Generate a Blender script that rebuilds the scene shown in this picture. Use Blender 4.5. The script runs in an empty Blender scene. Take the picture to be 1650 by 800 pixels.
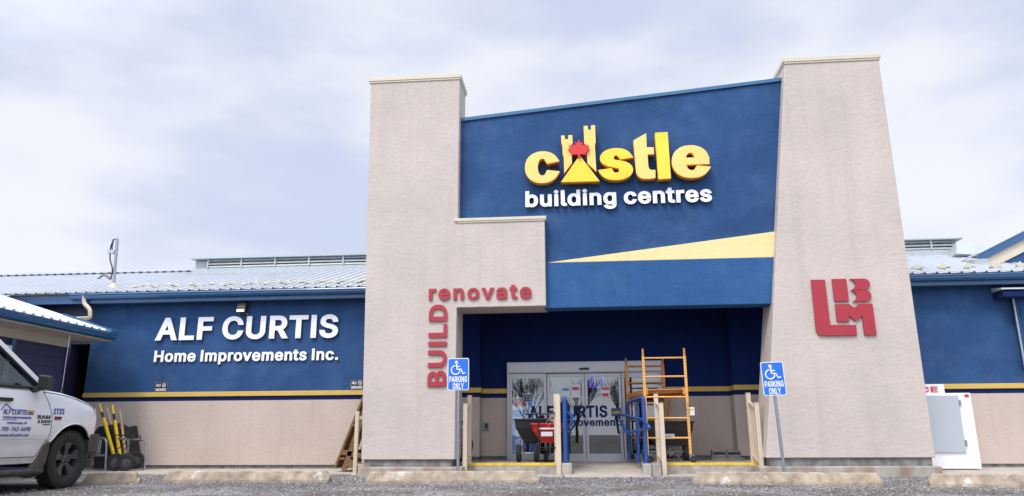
# Storefront of a home improvement store seen from a gravel lot, built procedurally.
import bpy, bmesh, math, random
from mathutils import Vector, Matrix
random.seed(11)
S = bpy.context.scene
COL = S.collection
rad = math.radians

# ------------------------------------------------------------------ camera
F, YAW, PITCH, ROLL, CZ = 1180.0, 5.0, 14.3, -0.3, 0.67
cam_d = bpy.data.cameras.new('camera'); cam = bpy.data.objects.new('camera', cam_d); COL.objects.link(cam)
S.camera = cam
cam_d.sensor_width = 36; cam_d.lens = F / 1650 * 36; cam_d.clip_start = 0.05; cam_d.clip_end = 3000
RM = Matrix.Rotation(rad(YAW), 3, 'Z') @ Matrix.Rotation(rad(90 + PITCH), 3, 'X') @ Matrix.Rotation(rad(ROLL), 3, 'Z')
cam.matrix_world = Matrix.Translation((0, 0, CZ)) @ RM.to_4x4()
def _ray(px, py): return RM @ Vector(((px - 825) / F, (400 - py) / F, -1))
# where a sight line through photo point (px, py) meets the upright plane y=Y / x=X or the level z=Z
def ay(px, py, Y): d = _ray(px, py); return Vector((0, 0, CZ)) + d * (Y / d.y)
def ax(px, py, X): d = _ray(px, py); return Vector((0, 0, CZ)) + d * (X / d.x)
def az(px, py, Z): d = _ray(px, py); return Vector((0, 0, CZ)) + d * ((Z - CZ) / d.z)

# ------------------------------------------------------------------ light and sky
SUN_EL, SUN_AZ = 55.0, 205.0      # azimuth from +y, clockwise: behind the camera, to the left
W = bpy.data.worlds.new('World'); S.world = W; W.use_nodes = True
nt = W.node_tree; nt.nodes.clear()
def N(t, kind, **kw):
    n = t.nodes.new(kind)
    for k, v in kw.items(): setattr(n, k, v)
    return n
wo = N(nt, 'ShaderNodeOutputWorld'); bg = N(nt, 'ShaderNodeBackground'); bg.inputs[1].default_value = 0.10
sky = N(nt, 'ShaderNodeTexSky', sky_type='NISHITA'); sky.sun_disc = False
sky.sun_elevation = rad(SUN_EL); sky.sun_rotation = rad(SUN_AZ); sky.air_density = 1.2; sky.dust_density = 1.5
tc = N(nt, 'ShaderNodeTexCoord'); sep = N(nt, 'ShaderNodeSeparateXYZ'); nt.links.new(tc.outputs['Generated'], sep.inputs[0])
mp = N(nt, 'ShaderNodeMapping'); mp.inputs['Scale'].default_value = (1.0, 1.0, 2.6); mp.inputs['Location'].default_value = (3.1, 1.7, 0.35)
nt.links.new(tc.outputs['Generated'], mp.inputs[0])
n1 = N(nt, 'ShaderNodeTexNoise'); n1.inputs['Scale'].default_value = 1.9; n1.inputs['Detail'].default_value = 5; n1.inputs['Roughness'].default_value = 0.5
nt.links.new(mp.outputs[0], n1.inputs['Vector'])
r1 = N(nt, 'ShaderNodeValToRGB'); r1.color_ramp.elements[0].position = 0.40; r1.color_ramp.elements[1].position = 0.62
r1.color_ramp.elements[0].color = (6.4, 7.0, 8.9, 1); r1.color_ramp.elements[1].color = (9.3, 9.5, 10.1, 1)
r1.color_ramp.interpolation = 'EASE'
nt.links.new(n1.outputs['Fac'], r1.inputs[0])
# veil is brighter round the hidden sun (behind the camera) and overhead, as under thin cloud
dot = N(nt, 'ShaderNodeVectorMath', operation='DOT_PRODUCT')
sd = Vector((math.sin(rad(SUN_AZ)) * math.cos(rad(SUN_EL)), math.cos(rad(SUN_AZ)) * math.cos(rad(SUN_EL)), math.sin(rad(SUN_EL))))
dot.inputs[1].default_value = sd; nt.links.new(tc.outputs['Generated'], dot.inputs[0])
mr = N(nt, 'ShaderNodeMapRange'); mr.inputs['From Min'].default_value = 0.12; mr.inputs['From Max'].default_value = 1.0
mr.inputs['To Min'].default_value = 1.0; mr.inputs['To Max'].default_value = 3.1; mr.clamp = True
nt.links.new(dot.outputs['Value'], mr.inputs['Value'])
mul = N(nt, 'ShaderNodeVectorMath', operation='SCALE'); nt.links.new(r1.outputs[0], mul.inputs[0]); nt.links.new(mr.outputs[0], mul.inputs['Scale'])
mx = N(nt, 'ShaderNodeMixRGB'); mx.inputs[0].default_value = 0.86
nt.links.new(sky.outputs[0], mx.inputs[1]); nt.links.new(mul.outputs[0], mx.inputs[2])
nt.links.new(mx.outputs[0], bg.inputs[0]); nt.links.new(bg.outputs[0], wo.inputs[0])
sl = bpy.data.lights.new('sun', 'SUN'); sl.energy = 2.0; sl.angle = rad(14); sl.color = (1.0, 0.93, 0.84)
so = bpy.data.objects.new('sun', sl); COL.objects.link(so)
so.rotation_euler = (-sd).to_track_quat('-Z', 'Y').to_euler()
S.view_settings.view_transform = 'Standard'; S.view_settings.look = 'None'; S.view_settings.gamma = 1.0
S.view_settings.use_curve_mapping = False
S.view_settings.exposure = 0.11
S.render.engine = 'CYCLES'
S.cycles.max_bounces = 6; S.cycles.transparent_max_bounces = 12; S.cycles.use_denoising = True

# ------------------------------------------------------------------ materials
def mat(name, col, rough=0.6, metal=0.0, var=0.0, vscale=3.0, bump=0.0, bscale=60.0, col2=None, stretch=None, spec=0.5, streak=0.0, bdist=0.01, coat=0.0, detail=6):
    m = bpy.data.materials.new(name); m.use_nodes = True; t = m.node_tree; b = t.nodes['Principled BSDF']
    b.inputs['Roughness'].default_value = rough; b.inputs['Metallic'].default_value = metal
    b.inputs['Specular IOR Level'].default_value = spec; b.inputs['Coat Weight'].default_value = coat
    b.inputs['Base Color'].default_value = (*col, 1)
    co = N(t, 'ShaderNodeTexCoord'); src = co.outputs['Object']
    if stretch:
        ma = N(t, 'ShaderNodeMapping'); ma.inputs['Scale'].default_value = stretch; t.links.new(src, ma.inputs[0]); src = ma.outputs[0]
    if var or col2:
        n = N(t, 'ShaderNodeTexNoise'); n.inputs['Scale'].default_value = vscale; n.inputs['Detail'].default_value = detail; n.inputs['Roughness'].default_value = 0.62
        t.links.new(src, n.inputs['Vector'])
        r = N(t, 'ShaderNodeValToRGB'); r.color_ramp.elements[0].position = 0.32; r.color_ramp.elements[1].position = 0.68
        c2 = col2 or tuple(c * (1 - var) for c in col)
        r.color_ramp.elements[0].color = (*c2, 1); r.color_ramp.elements[1].color = (*[min(1, c * (1 + var * .4)) for c in col], 1)
        t.links.new(n.outputs['Fac'], r.inputs[0]); out = r.outputs[0]
        if streak:
            ms = N(t, 'ShaderNodeMapping'); ms.inputs['Scale'].default_value = (9, 9, .6); t.links.new(co.outputs['Object'], ms.inputs[0])
            n3 = N(t, 'ShaderNodeTexNoise'); n3.inputs['Scale'].default_value = 1.0; n3.inputs['Detail'].default_value = 4; t.links.new(ms.outputs[0], n3.inputs['Vector'])
            r3 = N(t, 'ShaderNodeValToRGB'); r3.color_ramp.elements[0].position = .5; r3.color_ramp.elements[1].position = .8
            r3.color_ramp.elements[0].color = (1, 1, 1, 1); r3.color_ramp.elements[1].color = (*[1 - streak] * 3, 1)
            t.links.new(n3.outputs['Fac'], r3.inputs[0])
            mm = N(t, 'ShaderNodeMixRGB', blend_type='MULTIPLY'); mm.inputs[0].default_value = 1
            t.links.new(out, mm.inputs[1]); t.links.new(r3.outputs[0], mm.inputs[2]); out = mm.outputs[0]
        t.links.new(out, b.inputs['Base Color'])
    if bump:
        n2 = N(t, 'ShaderNodeTexNoise'); n2.inputs['Scale'].default_value = bscale; n2.inputs['Detail'].default_value = 4
        t.links.new(src, n2.inputs['Vector'])
        bp = N(t, 'ShaderNodeBump'); bp.inputs['Strength'].default_value = bump; bp.inputs['Distance'].default_value = bdist
        t.links.new(n2.outputs['Fac'], bp.inputs['Height']); t.links.new(bp.outputs[0], b.inputs['Normal'])
    return m
def stucco(name, col, var=0.07, mottled=None):
    m = mat(name, col, 0.92, bump=0.0, spec=0.2)
    t = m.node_tree; b = t.nodes['Principled BSDF']; co = N(t, 'ShaderNodeTexCoord')
    def noise(sc, det, ro=0.6, vec=None):
        n = N(t, 'ShaderNodeTexNoise'); n.inputs['Scale'].default_value = sc; n.inputs['Detail'].default_value = det; n.inputs['Roughness'].default_value = ro
        t.links.new(vec or co.outputs['Object'], n.inputs['Vector']); return n.outputs['Fac']
    def ramp(f, a, c0, c, c1):
        r = N(t, 'ShaderNodeValToRGB'); r.color_ramp.elements[0].position = a; r.color_ramp.elements[1].position = c
        r.color_ramp.elements[0].color = (*c0, 1); r.color_ramp.elements[1].color = (*c1, 1); t.links.new(f, r.inputs[0]); return r.outputs[0]
    big = ramp(noise(1.1, 5), .3, tuple(c * (1 - var) for c in col), .7, tuple(min(1, c * (1 + var)) for c in col))
    fine = ramp(noise(95, 3), .3, (.86,) * 3, .7, (1.07,) * 3)
    ms = N(t, 'ShaderNodeMapping'); ms.inputs['Scale'].default_value = (5, 5, .35); t.links.new(co.outputs['Object'], ms.inputs[0])
    strk = ramp(noise(1.0, 5, .6, ms.outputs[0]), .52, (1, 1, 1), .85, (.87, .86, .845))
    last = big
    for x in (fine, strk):
        mm = N(t, 'ShaderNodeMixRGB', blend_type='MULTIPLY'); mm.inputs[0].default_value = 1
        t.links.new(last, mm.inputs[1]); t.links.new(x, mm.inputs[2]); last = mm.outputs[0]
    if mottled:      # faded, chalky patches of the paint
        f = ramp(noise(1.7, 7, .65), .48, (0, 0, 0), .78, (.5, .5, .5))
        mm = N(t, 'ShaderNodeMixRGB'); t.links.new(f, mm.inputs[0]); t.links.new(last, mm.inputs[1]); mm.inputs[2].default_value = (*mottled, 1); last = mm.outputs[0]
    t.links.new(last, b.inputs['Base Color'])
    ad = N(t, 'ShaderNodeMath', operation='ADD'); t.links.new(noise(70, 4), ad.inputs[0])
    mu = N(t, 'ShaderNodeMath', operation='MULTIPLY'); mu.inputs[1].default_value = 1.6; t.links.new(noise(14, 4), mu.inputs[0]); t.links.new(mu.outputs[0], ad.inputs[1])
    bp = N(t, 'ShaderNodeBump'); bp.inputs['Strength'].default_value = .55; bp.inputs['Distance'].default_value = .012
    t.links.new(ad.outputs[0], bp.inputs['Height']); t.links.new(bp.outputs[0], b.inputs['Normal'])
    return m
BEIGE = stucco('beige_stucco', (.548, .480, .428)); TAUPE = stucco('taupe_stucco', (.525, .437, .378))
BLUE = stucco('blue_stucco', (.029, .079, .195), .16, (.075, .145, .28)); NAVY = stucco('navy_stucco', (.008, .02, .10), .1)
BEAMB = stucco('beam_blue_stucco', (.030, .100, .25), .12, (.065, .15, .31))
GOLD = mat('gold_trim', (.60, .40, .09), .7, var=.08, bump=.3, bscale=60); WEDGE = stucco('pale_gold_stucco', (.86, .68, .34), .03)
TEAL = mat('blue_metal', (.014, .085, .21), .32, .0, var=.12, vscale=2, coat=.2); TEAL2 = mat('coping_blue', (.03, .13, .26), .4, var=.1, vscale=2)
CREAMF = mat('cream_flashing', (.60, .53, .40), .45, var=.05); SOFF = mat('soffit', (.55, .50, .42), .7, var=.05)
ROOFM = mat('white_steel_roof', (.50, .53, .57), .4, .15, var=.08, vscale=2, bump=.1, bscale=5); VENTM = mat('vent_grey', (.40, .44, .45), .5, .2, var=.1)
SIDING = mat('plum_siding', (.040, .040, .105), .55, var=.25, vscale=6, stretch=(1, 1, 5), bump=.3, bscale=25)
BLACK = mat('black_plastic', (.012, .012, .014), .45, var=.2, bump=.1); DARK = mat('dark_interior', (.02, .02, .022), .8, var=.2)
RUB = mat('rubber', (.022, .021, .020), .85, var=.45, vscale=14, bump=.5, bscale=70)
CONC = mat('concrete', (.36, .33, .29), .9, var=.35, vscale=5, bump=.5, bscale=45, streak=.25); CONCD = mat('stained_concrete', (.22, .215, .20), .9, var=.5, vscale=6, bump=.5, bscale=50, streak=.5)
POSTM = mat('beige_post_paint', (.60, .50, .38), .4, var=.06, vscale=8); GALV = mat('galvanised_steel', (.30, .33, .37), .42, .6, var=.2, vscale=20)
ALU = mat('aluminium_frame', (.36, .36, .38), .38, .5, var=.06, vscale=3); HBLUE = mat('handrail_blue', (.012, .07, .27), .35, var=.25, vscale=25, coat=.2)
YEL = mat('yellow_paint', (.85, .55, .015), .5, var=.15, vscale=12); ORANGE = mat('scaffold_orange', (.80, .28, .04), .42, .1, var=.25, vscale=10)
ORANGEL = mat('scaffold_yellow', (.82, .42, .10), .42, .1, var=.2, vscale=10)
PLY = mat('plywood', (.42, .20, .08), .6, var=.3, vscale=6, stretch=(1, 8, 8)); WOOD = mat('weathered_wood', (.22, .12, .045), .75, var=.45, vscale=6, stretch=(1, 6, 6), bump=.4, bscale=20)
WOODL = mat('pale_wood', (.60, .38, .20), .6, var=.2, vscale=8); STEEL = mat('grey_tube', (.30, .31, .33), .35, .7, var=.15, vscale=15)
REDP = mat('red_hopper', (.52, .012, .018), .35, var=.12, vscale=8); SIGNR = mat('red_letter', (.36, .020, .036), .5, var=.06)
SIGNB = mat('sign_blue', (.004, .14, .60), .35, var=.05); WHITE = mat('white_paint', (.80, .80, .82), .4, var=.03); WHITEL = mat('white_letter', (.86, .86, .88), .35, var=.02)
SBLACK = mat('sign_black', (.012, .012, .012), .4); TRUCKW = mat('truck_white', (.74, .75, .78), .25, var=.05, vscale=2, coat=.8); GREYD = mat('chest_door_grey', (.46, .50, .54), .45, .2, var=.05)
DECB = mat('decal_blue', (.012, .035, .15), .5); DECR = mat('decal_red', (.5, .03, .05), .5); TRIMB = mat('black_trim', (.018, .018, .02), .5, var=.2, vscale=8)
RIM = mat('black_rim', (.028, .029, .034), .38, .0, coat=.2); CHROME = mat('bolt_metal', (.5, .5, .52), .25, .9); SNOWG = mat('snow_guard_cream', (.46, .45, .33), .5)
LETY = mat('gold_letter_face', (.92, .62, .03), .35, var=.12, vscale=1.6); LETO = mat('orange_letter_return', (.85, .33, .01), .45)
MAPLE = mat('maple_red', (.62, .018, .012), .4); MUD = mat('muddy_trim', (.07, .06, .05), .8, var=.4, vscale=12); MIRR = mat('mirror_glass', (.14, .17, .16), .03, 1.0)
BARK = mat('bark', (.06, .05, .04), .9, var=.3, vscale=8); PLANK = mat('brown_board', (.10, .06, .03), .8, var=.4, vscale=8)
t = TRUCKW.node_tree; b = t.nodes['Principled BSDF']; old = b.inputs['Base Color'].links[0].from_socket; co = N(t, 'ShaderNodeTexCoord')     # road dust on the lower panels
n5 = N(t, 'ShaderNodeTexNoise'); n5.inputs['Scale'].default_value = 4; n5.inputs['Detail'].default_value = 7; t.links.new(co.outputs['Object'], n5.inputs['Vector'])
s5 = N(t, 'ShaderNodeSeparateXYZ'); t.links.new(co.outputs['Object'], s5.inputs[0]); m5 = N(t, 'ShaderNodeMapRange'); m5.inputs['From Min'].default_value = .85; m5.inputs['From Max'].default_value = .35; t.links.new(s5.outputs[2], m5.inputs['Value'])
u5 = N(t, 'ShaderNodeMath', operation='MULTIPLY'); t.links.new(m5.outputs[0], u5.inputs[0]); t.links.new(n5.outputs['Fac'], u5.inputs[1])
x5 = N(t, 'ShaderNodeMixRGB'); t.links.new(u5.outputs[0], x5.inputs[0]); t.links.new(old, x5.inputs[1]); x5.inputs[2].default_value = (.30, .26, .21, 1); t.links.new(x5.outputs[0], b.inputs['Base Color'])
def glass(name, tint, refl, rough=0.0):
    m = bpy.data.materials.new(name); m.use_nodes = True; t = m.node_tree; t.nodes.clear()
    o = N(t, 'ShaderNodeOutputMaterial'); mi = N(t, 'ShaderNodeMixShader'); tr = N(t, 'ShaderNodeBsdfTransparent'); gl = N(t, 'ShaderNodeBsdfGlossy')
    gl.inputs['Roughness'].default_value = rough; tr.inputs[0].default_value = (*tint, 1)
    lw = N(t, 'ShaderNodeLayerWeight'); lw.inputs[0].default_value = .5; fr = N(t, 'ShaderNodeMath', operation='POWER'); fr.inputs[1].default_value = 4.0; t.links.new(lw.outputs['Facing'], fr.inputs[0])
    ad = N(t, 'ShaderNodeMath', operation='MULTIPLY_ADD'); ad.inputs[1].default_value = 1.0; ad.inputs[2].default_value = refl
    t.links.new(fr.outputs[0], ad.inputs[0]); t.links.new(ad.outputs[0], mi.inputs[0]); t.links.new(tr.outputs[0], mi.inputs[1]); t.links.new(gl.outputs[0], mi.inputs[2]); t.links.new(mi.outputs[0], o.inputs[0])
    return m
GLASS = glass('door_glass', (.62, .68, .70), .16); CARGLASS = glass('truck_glass', (.22, .32, .34), .10)
def emis(name, col, st):
    m = mat(name, col); b = m.node_tree.nodes['Principled BSDF']; b.inputs['Emission Color'].default_value = (*col, 1); b.inputs['Emission Strength'].default_value = st; return m
LAMPE = emis('lamp_lens', (1, .80, .50), 2.2)

# ------------------------------------------------------------------ mesh helpers
class MB:
    def __init__(s): s.v = []; s.f = []; s.sm = []; s.mi = []
    def add(s, vs, fs, smooth=False, mi=0):
        b = len(s.v); s.v += [Vector(v) for v in vs]
        for f in fs: s.f.append([i + b for i in f]); s.sm.append(smooth); s.mi.append(mi)
        return s
    def box(s, x0, x1, y0, y1, z0, z1, mi=0, M=None):
        vs = [Vector((x, y, z)) for x in (x0, x1) for y in (y0, y1) for z in (z0, z1)]
        if M: vs = [M @ v for v in vs]
        return s.add(vs, [(0, 1, 3, 2), (4, 6, 7, 5), (0, 4, 5, 1), (2, 3, 7, 6), (0, 2, 6, 4), (1, 5, 7, 3)], mi=mi)
    def bar(s, a, b, w, h=None, up=Vector((0, 0, 1)), mi=0):     # rectangular bar from a to b
        a, b = Vector(a), Vector(b); h = h or w; d = (b - a).normalized()
        if abs(d.dot(up)) > .98: up = Vector((0, 1, 0))
        sx = d.cross(up).normalized(); uz = sx.cross(d)
        vs = [p + sx * i * w / 2 + uz * j * h / 2 for p in (a, b) for i, j in ((-1, -1), (1, -1), (1, 1), (-1, 1))]
        return s.add(vs, [(0, 1, 2, 3), (7, 6, 5, 4), (0, 4, 5, 1), (1, 5, 6, 2), (2, 6, 7, 3), (3, 7, 4, 0)], mi=mi)
    def tube(s, pts, r, n=8, closed=False, mi=0, r2=None):
        pts = [Vector(p) for p in pts]; m = len(pts); vs = []; ref = None
        for i, p in enumerate(pts):
            a = pts[(i - 1) % m] if (closed or i) else p; b = pts[(i + 1) % m] if (closed or i < m - 1) else p
            d = (b - a).normalized()
            if ref is None: ref = Vector((0, 0, 1)) if abs(d.z) < .9 else Vector((1, 0, 0))
            x = (ref - d * ref.dot(d)).normalized(); ref = x; y = d.cross(x)
            rr = r if r2 is None else r + (r2 - r) * i / (m - 1)
            for k in range(n):
                t = 2 * math.pi * k / n; vs.append(p + (x * math.cos(t) + y * math.sin(t)) * rr)
        fs = []
        for i in range(m if closed else m - 1):
            j = (i + 1) % m
            for k in range(n): fs.append((i * n + k, i * n + (k + 1) % n, j * n + (k + 1) % n, j * n + k))
        if not closed: fs += [tuple(range(n - 1, -1, -1)), tuple((m - 1) * n + k for k in range(n))]
        return s.add(vs, fs, True, mi)
    def lathe(s, c, axis, prof, n=40, mi=0, closed=False):      # prof: (radius, offset along axis)
        c = Vector(c); a = Vector(axis).normalized(); x = a.orthogonal().normalized(); y = a.cross(x); vs = []
        for r, h in prof:
            for k in range(n):
                t = 2 * math.pi * k / n; vs.append(c + a * h + (x * math.cos(t) + y * math.sin(t)) * r)
        fs = []; m = len(prof)
        for i in range(m if closed else m - 1):
            j = (i + 1) % m
            for k in range(n): fs.append((i * n + k, j * n + k, j * n + (k + 1) % n, i * n + (k + 1) % n))
        return s.add(vs, fs, True, mi)
    def prism(s, poly, y0, y1, mi=0, T=None):                 # poly in (x, z), extruded along y
        T = T or (lambda x, y, z: Vector((x, y, z))); n = len(poly)
        vs = [T(x, y0, z) for x, z in poly] + [T(x, y1, z) for x, z in poly]
        return s.add(vs, [tuple(range(n)), tuple(range(2 * n - 1, n - 1, -1))] + [(i, i + n, (i + 1) % n + n, (i + 1) % n) for i in range(n)], mi=mi)
    def build(s, name, m, parent=None, bevel=0.0, recalc=True, seg=2):
        me = bpy.data.meshes.new(name); org = ORG.get(parent.name, Vector()) if parent else Vector()
        me.from_pydata([v - org for v in s.v], [], s.f)
        ms = m if isinstance(m, (list, tuple)) else [m]
        for k in ms: me.materials.append(k)
        for p, sm, mi in zip(me.polygons, s.sm, s.mi): p.use_smooth = sm; p.material_index = mi
        if recalc:
            bm = bmesh.new(); bm.from_mesh(me); bmesh.ops.recalc_face_normals(bm, faces=bm.faces); bm.to_mesh(me); bm.free()
        o = bpy.data.objects.new(name, me); COL.objects.link(o)
        if parent: o.parent = parent; ORG[o.name] = org
        if bevel:
            b = o.modifiers.new('bevel', 'BEVEL'); b.width = bevel; b.segments = seg; b.limit_method = 'ANGLE'; b.angle_limit = rad(40)
        if any(s.sm):
            try: me.shade_smooth(); me.set_sharp_from_angle(angle=rad(38))
            except Exception: pass
        return o
ORG = {}
def thing(name, loc, label, cat, group=None):
    o = bpy.data.objects.new(name, None); o.empty_display_size = .2; COL.objects.link(o); o.location = loc
    ORG[o.name] = Vector(loc); return tag(o, label, cat, group)
def tag(o, label, cat, group=None, kind=None):
    if label: o['label'] = label
    if cat: o['category'] = cat
    if group: o['group'] = group
    if kind: o['kind'] = kind
    return o
def struct(o, label=None): o['kind'] = 'structure'; return o
def dup(root, loc, label, rotz=0):
    r = root.copy(); COL.objects.link(r); r.location = loc; r.rotation_euler[2] = rotz; r['label'] = label
    for ch in list(root.children):
        c = ch.copy(); COL.objects.link(c); c.parent = r
        for g in list(ch.children):
            d = g.copy(); COL.objects.link(d); d.parent = c
    return r
def arc(c, r, a0, a1, n, u=Vector((1, 0, 0)), v=Vector((0, 0, 1))):
    return [Vector(c) + u * math.cos(rad(a0 + (a1 - a0) * i / n)) * r + v * math.sin(rad(a0 + (a1 - a0) * i / n)) * r for i in range(n + 1)]
def rround(pts, r, n=4):      # round the corners of a 3D polyline
    pts = [Vector(p) for p in pts]; out = [pts[0]]
    for i in range(1, len(pts) - 1):
        a, b, c = pts[i - 1], pts[i], pts[i + 1]; d1 = (a - b); d2 = (c - b); k = min(r, d1.length * .45, d2.length * .45)
        p, q = b + d1.normalized() * k, b + d2.normalized() * k
        for j in range(n + 1):
            t = j / n; out.append(p * (1 - t) ** 2 + b * 2 * t * (1 - t) + q * t * t)
    out.append(pts[-1]); return out

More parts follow.
